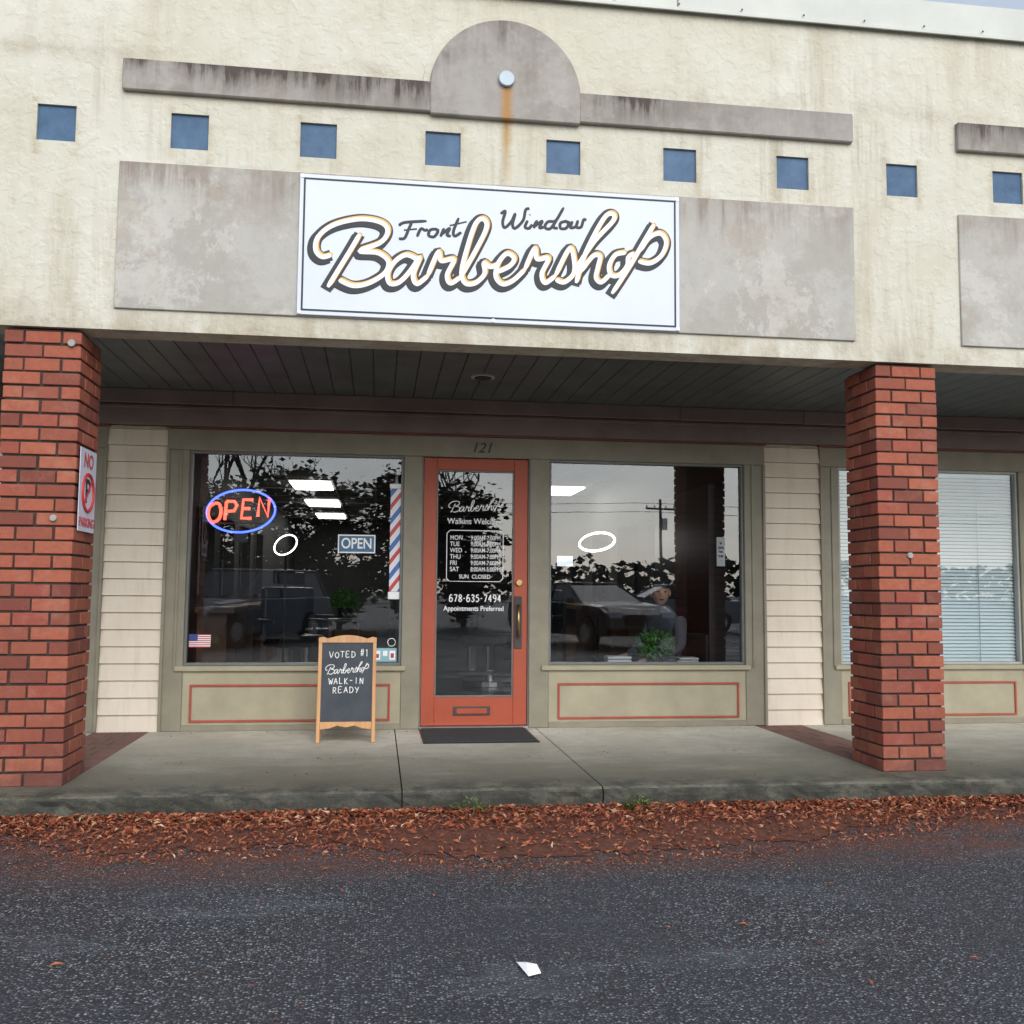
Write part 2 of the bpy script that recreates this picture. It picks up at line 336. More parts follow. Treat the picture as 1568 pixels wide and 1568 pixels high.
# storefronts
n=N('door_paint'); n.color(n.mix(n.math('MULTIPLY',n.ramp(n.noise(4,6,.7),[(.4,0),(.75,1)]),.5),(.42,.075,.030),(.28,.052,.028))).rough(.5); M_door=n.m
n=N('blind_slats'); n.color(n.ramp(n.noise(1.5,2),[(.3,(.74,.85,.88)),(.7,(.82,.90,.92))])).rough(.5); M_blind=n.m
def storefront(x0,blinds=False,main=False):
    F=[]; L=lambda v:x0+v
    F+= [(L(0),L(4.774),-.012,.10,2.131,2.295)]
    for a,b in ((0,.166),(1.803,1.948),(2.808,2.966),(4.597,4.774)): F.append((L(a),L(b),-.008,.1,0,2.1305))
    boxes('storefront_frame',F,M_frame,B,.004)
    boxes('frame_moulding',[(L(.0),L(.022),-.024,-.0085,0,2.13),(L(4.752),L(4.774),-.024,-.0085,0,2.13),(L(.095),L(.115),-.018,-.0085,.47,2.13),(L(4.655),L(4.675),-.018,-.0085,.47,2.13)],M_frame,B,.003)
    boxes('top_red_trim',[(L(-.01),L(4.784),-.03,.02,2.2955,2.3135)],M_darkred,B,.003)
    for a,b in ((.166,1.803),(2.966,4.597)):
        a,b=L(a),L(b)
        boxes('window_sill',[(a-.06,b+.035,-.032,.09,.448,.488)],M_framelt,B,.006)
        boxes('under_panel',[(a,b,.0,.09,.0,.447)],M_framelt,B,.003)
        boxes('base_rail',[(a,b,-.012,-.0005,.0,.045)],M_frame,B,.003)
        t=.016; c0,c1,z0,z1=a+.057,b-.08,.066,.348
        if a>L(2): c0,c1=a+.075,b-.06
        boxes('red_panel_trim',[(c0,c1,-.012,-.0008,z1-t,z1),(c0,c1,-.012,-.0008,z0,z0+t),(c0,c0+t,-.012,-.0008,z0+t,z1-t),(c1-t,c1,-.012,-.0008,z0+t,z1-t)],M_redtrim,B,.002)
        g=.02
        boxes('window_bead',[(a,b,.012,.07,.489,.489+g),(a,b,.012,.07,2.131-g,2.1305),(a,a+g,.012,.07,.489+g,2.131-g),(b-g,b,.012,.07,.489+g,2.131-g)],M_gasketlt if not main else M_gasket,B,.003)
        bm=bmesh.new(); v=[bm.verts.new(p) for p in ((a,.045,.489),(b,.045,.489),(b,.045,2.131),(a,.045,2.131))]; bm.faces.new(v)
        meshobj('window_glass',bm,M_glass,B)
        if blinds:
            bm=bmesh.new(); z=.525
            while z<2.10:
                v=[bm.verts.new(p) for p in ((a+.02,.072,z-.014),(b-.02,.072,z-.014),(b-.02,.094,z+.012),(a+.02,.094,z+.012))]; bm.faces.new(v); z+=.030
            meshobj('window_blinds',bm,M_blind,B)
            boxes('blind_rail',[(a+.02,b-.02,.07,.10,2.085,2.125)],M_blind,B)
            boxes('blind_cords',[(q,q+.006,.068,.0695,.51,2.08) for q in (a+.35,(a+b)/2,b-.35)],M_gasketlt,B,0)
    a,b=L(1.96),L(2.796)
    boxes('door_jamb',[(L(1.9485),a-.002,.004,.09,0,2.1305),(b+.002,L(2.8075),.004,.09,0,2.1305)],M_gasket,B,.002)
    boxes('door_leaf',[(a,a+.105,.02,.065,.022,2.125),(b-.11,b,.02,.065,.022,2.125),(a+.105,b-.11,.02,.065,2.03,2.125),(a+.105,b-.11,.02,.065,.022,.24)],M_door,B,.003)
    boxes('door_glass_stop',[(a+.105,b-.11,.03,.06,.24,.252),(a+.105,b-.11,.03,.06,2.018,2.03),(a+.105,a+.117,.03,.06,.252,2.018),(b-.122,b-.11,.03,.06,.252,2.018)],M_gasket,B,.002)
    bm=bmesh.new(); v=[bm.verts.new(p) for p in ((a+.1,.045,.24),(b-.1,.045,.24),(b-.1,.045,2.03),(a+.1,.045,2.03))]; bm.faces.new(v); meshobj('door_glass',bm,M_glass,B)
    boxes('door_threshold',[(a-.01,b+.01,-.02,.09,.001,.020)],M_alu,B,.003)
    boxes('mail_slot',[(a+.255,a+.545,.008,.0198,.10,.168)],M_conc_dark,B,.004); boxes('mail_slot_flap',[(a+.28,a+.52,.003,.0078,.113,.155)],M_door,B,.003)
    boxes('handle_plate',[(b-.105,b-.045,.008,.0195,.62,1.03)],M_conc_dark,B,.003)
    bm=bmesh.new(); addcyl(bm,(b-.075,-.022,.84),.011,.26,'Z',12); addcyl(bm,(b-.075,-.004,.955),.009,.04,'Y',10); addcyl(bm,(b-.075,-.004,.725),.009,.04,'Y',10); meshobj('door_handle',bm,M_brass,B,True)
    cyl('deadbolt',(b-.07,.006,1.14),.026,.028,M_brass,B,'Y')
storefront(-1.613,main=True); storefront(3.6425,blinds=True); storefront(-6.824,blinds=True)
text('house_number','121',.80,-.016,2.205,.115,M_black,B,ext=.003,shear=.3,bold=.001)
# interior shop
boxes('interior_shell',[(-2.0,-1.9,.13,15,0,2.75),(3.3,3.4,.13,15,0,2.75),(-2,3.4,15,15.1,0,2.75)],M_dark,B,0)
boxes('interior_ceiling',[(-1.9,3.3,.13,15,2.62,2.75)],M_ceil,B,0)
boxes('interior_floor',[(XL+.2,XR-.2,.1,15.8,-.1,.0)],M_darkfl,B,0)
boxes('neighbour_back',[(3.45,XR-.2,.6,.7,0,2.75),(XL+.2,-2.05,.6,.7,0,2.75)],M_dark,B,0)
boxes('interior_partition',[(.2,.32,3.2,9,0,2.62),(2.80,3.29,.35,2.0,0,2.0)],M_black,B,0)
boxes('ceiling_grid',[(-1.9,3.3,.13+i*1.22,.155+i*1.22,2.606,2.619) for i in range(12)]+[(-1.9+i*.61,-1.875+i*.61,.16,15,2.604,2.6185) for i in range(9)],simple('ceiling_tee',(.4,.4,.4),.6),B,0)
M_trof=emis('troffer_light',(1,.96,.88),9)
boxes('ceiling_light',[(-1.26,-.70,6.3,7.4,2.585,2.602),(-1.26,-.70,9.3,10.4,2.585,2.602),(-1.26,-.70,12.3,13.4,2.585,2.602),(2.42,2.98,6.3,7.4,2.585,2.602)],M_trof,B,0)
bm=bmesh.new(); bm2=bmesh.new()
for y in (3.0,4.6,6.2,7.8):
    for xx,s in ((-1.89,1),(3.29,-1)):
        a,b=sorted((xx,xx+s*.02)); addbox(bm,a,b,y,y+.9,1.0,1.95); a,b=sorted((xx,xx+s*.4)); addbox(bm2,a,b,y-.1,y+1,.82,.88); a,b=sorted((xx,xx+s*.3)); addbox(bm2,a,b,y+.1,y+.8,0,.82)
meshobj('wall_mirrors',bm,simple('mirror',(.8,.8,.8),.05,.02,metal=1),B); meshobj('counters',bm2,simple('counter_wood',(.22,.13,.08),.4),B)
M_ring=emis('led_ring',(1,.98,.94),5)
def ring(name,c,r,rot,mat,br=.014):
    cu=bpy.data.curves.new(name,'CURVE'); cu.dimensions='3D'; cu.bevel_depth=br; sp=cu.splines.new('POLY'); sp.points.add(39)
    for i in range(40): sp.points[i].co=(r*math.cos(i*math.pi/20),0,r*math.sin(i*math.pi/20),1)
    sp.use_cyclic_u=True; cu.materials.append(mat); o=bpy.data.objects.new(name,cu); o.location=c; o.rotation_euler=rot; return o
def ringlight(c,r,rot,br):
    e=empty('ring_light',c)
    o=ring('led_ring',(0,0,0),r,rot,M_ring,br); link(o,e)
    o=ring('ring_housing',(0,.012,0.0),r+br*.6,rot,M_black,br*1.05); link(o,e)
    s=cyl('stand_pole',(0,.05,-(c[2])/2-r/3),.012,c[2]-r*.7,M_black,e)
    bm=bmesh.new()
    for k in range(3):
        a=k*2.1; p=Vector((.3*math.cos(a),.05+.3*math.sin(a),-c[2]+.01)); q=Vector((0,.05,-c[2]+.35)); d=(p-q)
        m=Matrix.Translation((p+q)/2)@d.to_track_quat('Z','Y').to_matrix().to_4x4(); bmesh.ops.create_cone(bm,cap_ends=True,segments=8,radius1=.009,radius2=.009,depth=d.length,matrix=m)
    meshobj('tripod',bm,M_black,e)
ringlight((2.42,3.0,1.63),.20,(math.radians(62),0,math.radians(4)),.013)
ringlight((-.95,2.6,1.53),.125,(math.radians(-40),math.radians(-35),0),.007)
e=empty('wall_monitor'); boxes('screen',[(2.28,2.48,4.68,4.70,1.40,1.53)],emis('screen_glow',(.85,.93,1),1.1),e,0); boxes('bezel',[(2.26,2.50,4.701,4.74,1.38,1.55)],M_black,e); boxes('wall_arm',[(2.37,2.41,4.74,4.8,0,1.5)],M_black,e)
# ------------------------------------------------------------------ brick columns
def column(x0,parent,name='brick_column'):
    e=empty(name,(x0,-D+.02,0)); 
    if parent: e.parent=parent
    W=.405; H=2.505; n=32; ch=H/n; g=.012
    bm=bmesh.new()
    for i in range(n):
        z0=i*ch+.001; z1=z0+ch-g; j=lambda: random.uniform(-.003,.003)
        h=.098; m=W/2
        if i%2==0:
            L=[(0,m-g/2,0,h),(m+g/2,W,0,h),(0,m-g/2,W-h,W),(m+g/2,W,W-h,W),(0,h,h+g,W-h-g),(W-h,W,h+g,W-h-g)]
        else:
            L=[(0,h,0,m-g/2),(0,h,m+g/2,W),(W-h,W,0,m-g/2),(W-h,W,m+g/2,W),(h+g,W-h-g,0,h),(h+g,W-h-g,W-h,W)]
        for a,b,c,d in L:
            dx,dy=j(),j(); addbox(bm,a+dx,b+dx,c+dy,d+dy,z0+j()*.5,z1+j()*.5)
    meshobj('bricks',bm,M_brick,e,bevel=.003)
    boxes('mortar_core',[(.013,W-.013,.013,W-.013,0,H)],M_mortar,e,0)
    return e
colL=column(-2.075,None); colR=column(3.052,None)
column(-7.19,B,'end_column'); column(8.18,B,'end_column')
M_capw=simple('weathered_cap',(.30,.30,.28),.6,.2,40)
cyl('wall_cap',(.355,-.006,2.43),.020,.02,M_capw,colL,'Y')
cyl('wall_cap',(.20,-.004,1.31),.018,.02,M_capw,colR,'Y')
cyl('wall_cap',(.30,-.004,1.45),.018,.02,M_capw,colL,'Y')
# ------------------------------------------------------------------ ground, walk
bm=bmesh.new(); S=450
v=[bm.verts.new(p) for p in ((-S,-S,-.15),(S,-S,-.15),(S,S,-.15),(-S,S,-.15))]; bm.faces.new(v); meshobj('parking_lot',bm,M_asph)
SW=empty('sidewalk'); yk=-2.36
sl=[(-14,-5.0,yk,0.0),(-4.99,-2.075,yk,0.0),(-2.0745,-1.6705,yk,-1.662),(-1.67,.146,yk,0.0),(.154,1.246,yk,0.0),(1.254,3.0515,yk,0.0),(3.052,3.4565,yk,-1.662),(3.457,5.3,yk,0),(5.31,14,yk,0)]
bm=bmesh.new()
for a,b,c,d in sl:
    nx=max(2,int((b-a)/.05)); 
    prof=[(d,-.3),(d,-.004),(d-.01,0)]+[(c+.03+(d-.02-c-.03)*(1-k/6),0) for k in range(1,6)]+[(c+.026,-.0015),(c+.010,-.009),(c+.002,-.022),(c,-.05),(c,-.08),(c,-.11),(c,-.30)]
    prev=None
    for i in range(nx+1):
        x=a+(b-a)*i/nx; row=[]
        for (yy,zz) in prof:
            w=0
            if yy<c+.05: w=.014*mnoise.noise(Vector((x*6,zz*9,3)))+.011*mnoise.noise(Vector((x*22,zz*25,5)))
            ez=-.010*max(0,mnoise.noise(Vector((x*9,1,1)))) if abs(yy-c)<.03 and zz>-.03 else 0
            row.append(bm.verts.new((x,yy+w if yy<c+.05 else yy,zz+ez)))
        if prev:
            for k in range(len(row)-1): bm.faces.new((prev[k],row[k],row[k+1],prev[k+1]))
        else: bm.faces.new(row)
        prev=row
    bm.faces.new(prev[::-1])
bmesh.ops.recalc_face_normals(bm,faces=bm.faces)
meshobj('concrete_slab',bm,M_walk,SW)
boxes('joint_fill',[(-13.9,13.9,yk+.04,-.01,-.28,-.03)],M_conc_dark,SW,0)
bm=bmesh.new()
for bx in (-2.072,3.055):
    for r in range(8):
        for k in range(2):
            y0=-1.655+r*.206; addbox(bm,bx+k*.2015,bx+k*.2015+.195,y0,y0+.198,-.1,-.002) if r%2==0 else [addbox(bm,bx+q*.1335,bx+q*.1335+.128,y0,y0+.198,-.1,-.002) for q in range(3) if k==0]
meshobj('brick_paving',bm,M_paver,SW,bevel=.003)
# dirt + leaves against kerb
edge=[(-6,-2.60),(-3,-2.64),(-2.2,-2.64),(-1.8,-2.70),(-1.5,-2.94),(-1.2,-3.10),(-.7,-3.10),(-.2,-3.06),(.1,-3.20),(.54,-3.38),(1.2,-3.34),(1.9,-3.26),(2.5,-3.02),(3.1,-2.80),(3.6,-2.66),(5,-2.58),(7,-2.54)]
def edge_y(x):
    for (a,b),(c,d) in zip(edge,edge[1:]):
        if a<=x<=c: return b+(d-b)*(x-a)/(c-a)
    return -2.55
LL=empty('leaf_litter')
bm=bmesh.new(); x=-6; prev=None; NY=10
while x<7:
    e1=edge_y(x)+.20+.12*mnoise.noise(Vector((x*3,0,1)))+.10*mnoise.noise(Vector((x*14,0,4)))+.05*mnoise.noise(Vector((x*40,0,4)))
    e1=min(e1,yk-.06)
    row=[]
    for k in range(NY+1):
        t=k/NY; y=yk+.014+(e1-yk-.014)*t
        h=.034*(1-t)**2*(1+.8*mnoise.noise(Vector((x*2.5,y*4,0))))+.003+.010*(1-t)*mnoise.noise(Vector((x*20,y*20,0)))
        row.append(bm.verts.new((x,y,-.149+max(0,h))))
    if prev:
        for k in range(NY): bm.faces.new((prev[k],prev[k+1],row[k+1],row[k]))
    prev=row; x+=.025
bmesh.ops.recalc_face_normals(bm,faces=bm.faces)
meshobj('red_dirt',bm,M_dirt,LL,True)
bm=bmesh.new()
def leaf(x,y,z,s,flat=.4):
    a=random.uniform(0,6.28); w=s*random.uniform(.22,.5); 
    m=Matrix.Translation((x,y,z))@Matrix.Rotation(a,4,'Z')@Matrix.Rotation(random.gauss(0,flat),4,'X')@Matrix.Rotation(random.gauss(0,flat),4,'Y')
    c=random.uniform(.05,.3)*s
    P=[(-s/2,0,0),(-s*.1,w/2,c),(s/2,0,c*.3),(-s*.1,-w/2,c)]
    v=[bm.verts.new(m@Vector(p)) for p in P]
    bm.faces.new((v[0],v[1],v[2])); bm.faces.new((v[0],v[2],v[3]))
for i in range(19000):
    x=random.uniform(-3.6,5.0); e1=edge_y(x); t=random.random()**1.7
    den=.5+.5*mnoise.noise(Vector((x*1.3,t*2,9)))
    if t>.35 and random.random()>den*1.25: continue
    y=yk+(e1-yk)*t+random.gauss(0,.03); 
    if y>yk-.012: y=yk-.012-random.random()*.03
    z=-.144+.034*(1-t)**2+random.uniform(0,.022)*(1-t)
    leaf(x,y,z,random.uniform(.016,.055)*(1-.4*t))
for i in range(8000):
    x=random.uniform(-3.2,4.2); e1=edge_y(x); y=e1+.12-abs(random.gauss(0,.16))+random.gauss(0,.05)
    if y<yk-.05: leaf(x,y,-.1465,random.uniform(.005,.015),.25)
for i in range(300):
    x=random.uniform(-4,5); y=random.uniform(-5.6,-2.9); leaf(x,y,-.145,random.uniform(.008,.022),.2)
for x,y,s in ((-.12,-3.62,.05),(-1.0,-4.32,.05),(1.55,-4.75,.05),(.05,-4.95,.05),(1.35,-4.2,.04),(-1.9,-3.5,.05),(2.5,-4.3,.04),(2.1,-4.9,.05),(-.2,-3.3,.05),(1.9,-3.75,.04),(2.0,-4.6,.04)): leaf(x,y,-.142,s,.15)
for i in range(260):
    leaf(random.uniform(-2.5,4),random.choice([-2.2,-1.9,-1.3,-.15])+random.gauss(0,.08),.003,random.uniform(.008,.022),.15)
meshobj('leaves',bm,M_leaf,LL)
# paper scrap
PS=empty('paper_scrap',(.505,-4.52,-.148)); PS.rotation_euler=(0,0,.25); bm=bmesh.new()
pp=[(-.024,-.055,.004),(.018,-.06,.010),(.026,-.005,.018),(.016,.058,.005),(-.022,.05,.012),(-.008,0,.024)]
v=[bm.verts.new(p) for p in pp]
for f in ((0,1,5),(1,2,5),(2,3,5),(3,4,5),(4,0,5)): bm.faces.new([v[i] for i in f])
meshobj('crumpled_paper',bm,M_white,PS)
# weeds
M_weed=simple('weed_green',(.09,.15,.03),.6,.4,30)
def weed(x,y,name='weed'):
    e=empty(name,(x,y,-.125)); bm=bmesh.new()
    for i in range(70):
        a=random.uniform(0,6.28); r=random.uniform(.01,.14)*random.random()**.4; h=random.uniform(.01,.08)*max(.15,1-r*5); s=random.uniform(.015,.04)
        m=Matrix.Translation((r*math.cos(a),-abs(r*math.sin(a))*.6-.01,h+.01))@Matrix.Rotation(a,4,'Z')@Matrix.Rotation(random.uniform(-.9,.3),4,'Y')
        v=[bm.verts.new(m@Vector(p)) for p in ((0,0,0),(s*.5,s*.22,.004),(s,0,0),(s*.5,-s*.22,.004))]; bm.faces.new(v)
    meshobj('leaves',bm,M_weed,e)
weed(.51,-2.40); weed(1.43,-2.41)
# ------------------------------------------------------------------ banner sign
SG=empty('barbershop_sign'); bx0,bx1,bz0,bz1=-.4904,1.7774,2.642,3.4736; yb=-D-.030
boxes('sign_panel',[(bx0,bx1,yb,-D-.0165,bz0,bz1)],M_sign,SG,.002)
i_,w_=.022,.011
boxes('sign_border',[(bx0+i_,bx1-i_,yb-.0015,yb-.0002,bz1-i_-w_,bz1-i_),(bx0+i_,bx1-i_,yb-.0015,yb-.0002,bz0+i_,bz0+i_+w_),(bx0+i_,bx0+i_+w_,yb-.0015,yb-.0002,bz0+i_+w_,bz1-i_-w_),(bx1-i_-w_,bx1-i_,yb-.0015,yb-.0002,bz0+i_+w_,bz1-i_-w_)],M_ink,SG,0)
bm=bmesh.new()
for sx in (bx0+.014,(bx0+bx1)/2,bx1-.014):
    for sz in (bz0+.014,bz1-.014): addcyl(bm,(sx,yb-.003,sz),.009,.006,'Y',10)
meshobj('sign_screws',bm,M_alu,SG)
def art(p):
    x,y=p
    t=268+(x-460)*38/578; b=484+(x-455)*24/583; v=(y-t)/(b-t); xl=460-5*v; u=(x-xl)/(1038-xl); s=u*.935/(1-u*.065)
    return (bx0+(bx1-bx0)*s, bz1-(bz1-bz0)*v)
BARB=[
 [(552,362),(538,386),(522,412),(503,443)],
 [(508,394),(494,397),(484,386),(488,366),(512,348),(552,339),(584,344),(595,357),(584,375),(552,388),(580,391),(596,404),(590,422),(566,437),(542,441),(520,432)],
 [(642,402),(624,394),(606,404),(595,422),(598,437),(612,436),(628,420),(644,398),(634,424),(640,438),(656,426)],
 [(656,426),(672,390),(677,403),(696,401),(686,424),(691,437),(706,428)],
 [(706,428),(730,386),(746,352),(741,339),(729,347),(716,385),(708,420),(714,437),(730,436),(743,422),(742,406),(752,412),(766,407)],
 [(762,420),(781,411),(788,399),(777,392),(764,406),(760,426),(770,438),(786,433),(804,416)],
 [(804,416),(819,384),(823,400),(840,399),(830,422),(835,436),(850,426)],
 [(850,426),(872,384),(879,402),(878,422),(864,435),(851,431)],
 [(878,420),(908,375),(938,342),(937,331),(925,337),(906,370),(891,404),(882,436)],
 [(888,420),(907,396),(918,396),(915,412),(912,428),(920,435),(932,424)],
 [(957,390),(941,394),(932,410),(935,424),(947,424),(959,410),(961,397),(970,392)],
 [(1000,347),(984,374),(962,412),(936,452)],
 [(978,388),(992,368),(1009,361),(1018,374),(1011,394),(994,406),(976,403)]]
BA=[[art(p) for p in s] for s in BARB]
tubes('lettering_shadow',BA,.035,M_ink,SG,(-.013,yb-.0003,-.017),.045,taper=False)
tubes('lettering_outline',BA,.034,M_ink,SG,(.000,yb-.0007,-.001),.045,taper=False)
tubes('lettering_gold',BA,.0150,M_orange,SG,(.0075,yb-.0021,.0075),.05)
tubes('lettering_white',BA,.0135,M_white,SG,(0,yb-.0030,-.001),.05)
FR=[[(612,352),(622,347),(655,345)],[(632,347),(627,358),(621,371),(612,372)],[(620,359),(640,357)],
 [(640,369),(646,357),(652,359),(657,358)],[(668,357),(660,359),(658,367),(666,369),(672,361),(668,357),(674,360)],[(676,369),(681,357),(679,364),(690,356),(686,366),(692,368)],[(704,340),(696,360),(698,368),(708,362)],[(690,352),(716,346)],
 [(768,334),(775,330),(771,346),(774,355),(784,346),(790,334),(786,350),(790,356),(802,344),(806,328),(812,326)],[(809,344),(805,354),(811,356),(816,350)],[(812,336),(813,335)],[(818,356),(823,345),(819,353),(831,345),(827,355),(834,354)],
 [(850,346),(840,346),(835,354),(842,357),(850,348),(864,324)],[(852,342),(848,354),(855,356)],[(868,345),(859,348),(859,356),(867,356),(871,349),(866,345),(874,348)],[(877,345),(874,355),(882,353),(885,345),(883,354),(890,354),(894,343),(898,344)]]
FA=[[art((x,y-3)) for x,y in s] for s in FR]
tubes('small_lettering',FA,.0095,M_ink,SG,(0,yb-.0006,0),.12)
# ------------------------------------------------------------------ neon open sign
NS=empty('neon_open_sign',(-1.065,.085,1.675)); M_red=emis('neon_red',(1,.07,.04),5); M_blue=emis('neon_blue',(.06,.12,1),4)
o=tubes('oval_tube',[[(.26*math.cos(t),.165*math.sin(t)) for t in [i*math.pi/20 for i in range(41)]]],.0085,M_blue,NS,smooth=False,rot=(0,math.radians(-5),0),taper=False)
LT={'O':[[(.5,1),(.1,.8),(0,.4),(.2,.05),(.5,0),(.85,.2),(.95,.6),(.8,.95),(.5,1)]],'P':[[(0,0),(.1,1)],[(.1,1),(.7,1),(.9,.8),(.7,.5),(.05,.45)]],
 'E':[[(.85,1),(.12,1),(0,0),(.75,0)],[(.06,.52),(.65,.52)]],'N':[[(0,0),(.1,1),(.75,0),(.85,1)]]}
for k,ch in enumerate('OPEN'):
    x0=-.245+k*.125; z0=-.088+k*.016
    tubes('letter_'+ch,[[(x0+p*.10,z0+q*.145) for p,q in s] for s in LT[ch]],.0115,M_red,NS,(0,-.012,0),smooth=(ch=='O'),taper=False)
bm=bmesh.new(); addbox(bm,-.2,.2,.02,.024,-.1,-.09); addbox(bm,-.2,.2,.02,.024,.09,.10); addbox(bm,-.05,.05,.012,.04,-.24,-.17)
meshobj('neon_backer',bm,M_black,NS)
OS=empty('open_sign',(-.17,.03,1.43)); M_obl=simple('open_sign_blue',(.04,.14,.26),.4); boxes('plate',[(-.145,.145,0,.004,-.072,.072)],M_white,OS,0)
boxes('blue_field',[(-.135,.135,-.0012,-.0002,-.062,.062)],M_obl,OS,0); text('open_text','OPEN',0,-.0025,0,.115,M_white,OS,sx=.80,bold=.002)
n=N('pole_stripes'); x,y,z=n.xyz(); 
f=n.math('FRACT',n.math('MULTIPLY_ADD',x,-6.0,n.math('MULTIPLY',z,4.6)))
r=n.ramp(f,[(0,(.75,.75,.78)),(.28,(.55,.05,.05)),(.5,(.75,.75,.78)),(.74,(.05,.14,.42))])
for q in n.nt.nodes:
    if q.type=='VALTORGB': q.color_ramp.interpolation='CONSTANT'
n.color(r).rough(.4); M_pole=n.m
BP=empty('barber_pole_decal'); boxes('stripes',[(.088,.168,.030,.034,1.06,1.87)],M_pole,BP,0); boxes('caps',[(.08,.176,.029,.035,1.0,1.058),(.08,.176,.029,.035,1.872,1.91)],M_white,BP,.003)
FD=empty('flag_decal'); M_fr=simple('flag_red',(.45,.04,.05),.5); M_fb=simple('flag_blue',(.04,.06,.22),.5)
boxes('white',[(-1.415,-1.255,.037,.039,.625,.725)],M_white,FD,0)
boxes('stripes',[(-1.415,-1.255,.0355,.0365,.625+i*.0154,.625+i*.0154+.0077) for i in range(7)],M_fr,FD,0); boxes('canton',[(-1.415,-1.35,.034,.035,.675,.725)],M_fb,FD,0)
ST=empty('window_sticker'); boxes('card',[(-.03,.155,.036,.038,.515,.62)],simple('sticker_teal',(.25,.45,.5),.5),ST,0)
boxes('card_detail',[(-.02,.03,.0345,.0355,.53,.60),(.05,.085,.0345,.0355,.56,.60),(.10,.145,.0345,.0355,.53,.60)],M_white,ST,0)
boxes('card_marks',[(-.01,.02,.033,.034,.545,.575),(.11,.135,.033,.034,.545,.58)],M_fr,ST,0)
tubes('round_sticker',[[(.115+.03*math.cos(t),.665+.03*math.sin(t)) for t in [i*math.pi/10 for i in range(21)]]],.003,M_white,ST,(0,.036,0),smooth=False)
NP=empty('posted_notice'); boxes('notice',[(2.76,2.83,.036,.038,1.29,1.53)],simple('notice_grey',(.3,.32,.33),.5),NP,0)
text('notice_text','No\nSoliciting\nHours\nby appt\n----',2.795,.034,1.41,.034,M_ink,NP,sx=.4)
DL=empty('door_lettering'); cxd=.762
def art2(p):
    X,Z=art(p); return (cxd+(X-.6435)*.205,1.745+(Z-3.05)*.22)
tubes('script',[[art2(p) for p in s] for s in BARB],.0034,M_white,DL,(0,.04,0),.2)
text('walkins','Walkins Welcome',cxd,.036,1.622,.066,M_white,DL,bold=.0005,sx=.90)
text('hours_left','MON\nTUE\nWED\nTHU\nFRI\nSAT',cxd-.20,.036,1.365,.050,M_white,DL,align='LEFT',sx=.85,spacing=1.0,bold=.0003)
text('hours_right','9:00AM-7:00PM\n9:00AM-7:00PM\n9:00AM-7:00PM\n9:00AM-7:00PM\n9:00AM-7:00PM\n8:00AM-5:00PM',cxd+.205,.036,1.365,.050,M_white,DL,align='RIGHT',sx=.74,spacing=1.0,bold=.0003)
text('hours_closed','SUN  CLOSED',cxd,.036,1.182,.045,M_white,DL,sx=.9,bold=.0003)
rb=[(cxd-.20,1.145),(cxd+.20,1.145),(cxd+.225,1.17),(cxd+.225,1.525),(cxd+.20,1.55),(cxd-.20,1.55),(cxd-.225,1.525),(cxd-.225,1.17),(cxd-.20,1.145)]
tubes('hours_box',[rb],.0036,M_white,DL,(0,.038,0),.3,smooth=False)
# phone number in hand-drawn strokes (vinyl digits)
DG={'6':[[(.8,.92),(.35,.95),(.05,.5),(.1,.12),(.5,0),(.88,.18),(.85,.45),(.5,.58),(.1,.4)]],'7':[[(.05,.97),(.92,.97)],[(.92,.97),(.35,0)]],
 '8':[[(.5,.52),(.12,.75),(.5,1),(.88,.75),(.5,.52),(.05,.25),(.5,0),(.95,.25),(.5,.52)]],'-':[[(.15,.48),(.75,.48)]],'3':[[(.1,.88),(.5,1),(.88,.78),(.45,.54),(.92,.27),(.5,0),(.05,.14)]],
 '5':[[(.88,.98),(.2,.98)],[(.2,.98),(.14,.56)],[(.14,.56),(.5,.64),(.92,.35),(.5,0),(.06,.12)]],'4':[[(.66,1),(.05,.3)],[(.05,.3),(.95,.3)],[(.68,1),(.68,0)]],
 '9':[[(.85,.6),(.5,.45),(.1,.65),(.3,.97),(.7,.97),(.92,.6),(.75,.12),(.3,0)]]}
st=[]; x=cxd-.20
for ch in '678-635-7494':
    w=.027 if ch!='-' else .018
    for k in DG[ch]: st.append([(x+p*w,.985+q*.055) for p,q in k])
    x+=w+.0095
tubes('phone',st,.0042,M_white,DL,(0,.037,0),.25,taper=False)
text('appointments','Appointments Preferred',cxd-.005,.036,.93,.055,M_white,DL,bold=.0006,sx=.88)
# ------------------------------------------------------------------ no parking sign (faces +X, on the left column)
NPs=empty('no_parking_sign',(-1.655,-1.89,1.62)); M_nr=simple('sign_red',(.50,.035,.04),.45)
bm=bmesh.new(); addbox(bm,-.002,.002,-.155,.155,-.235,.235); meshobj('plate',bm,M_sign,NPs,bevel=.001)
R90=(math.pi/2,0,math.pi/2)
text('text_no','NO',.0035,0,.165,.115,M_nr,NPs,rot=R90,bold=.002); text('text_parking','PARKING',.0035,0,-.185,.075,M_nr,NPs,rot=R90,bold=.001,sx=.9)
text('letter_p','P',.0035,0,-.01,.19,M_ink,NPs,rot=R90,bold=.004)
o=ring('prohibition_ring',(.004,0,-.012),.105,(0,0,math.pi/2),M_nr,.010); link(o,NPs)
bm=bmesh.new(); addbox(bm,.003,.0075,-.1,.1,-.008,.008); bmesh.ops.rotate(bm,cent=(0,0,0),matrix=Matrix.Rotation(math.radians(45),3,'X'),verts=bm.verts); bmesh.ops.translate(bm,vec=(0,0,-.012),verts=bm.verts); meshobj('slash',bm,M_nr,NPs)
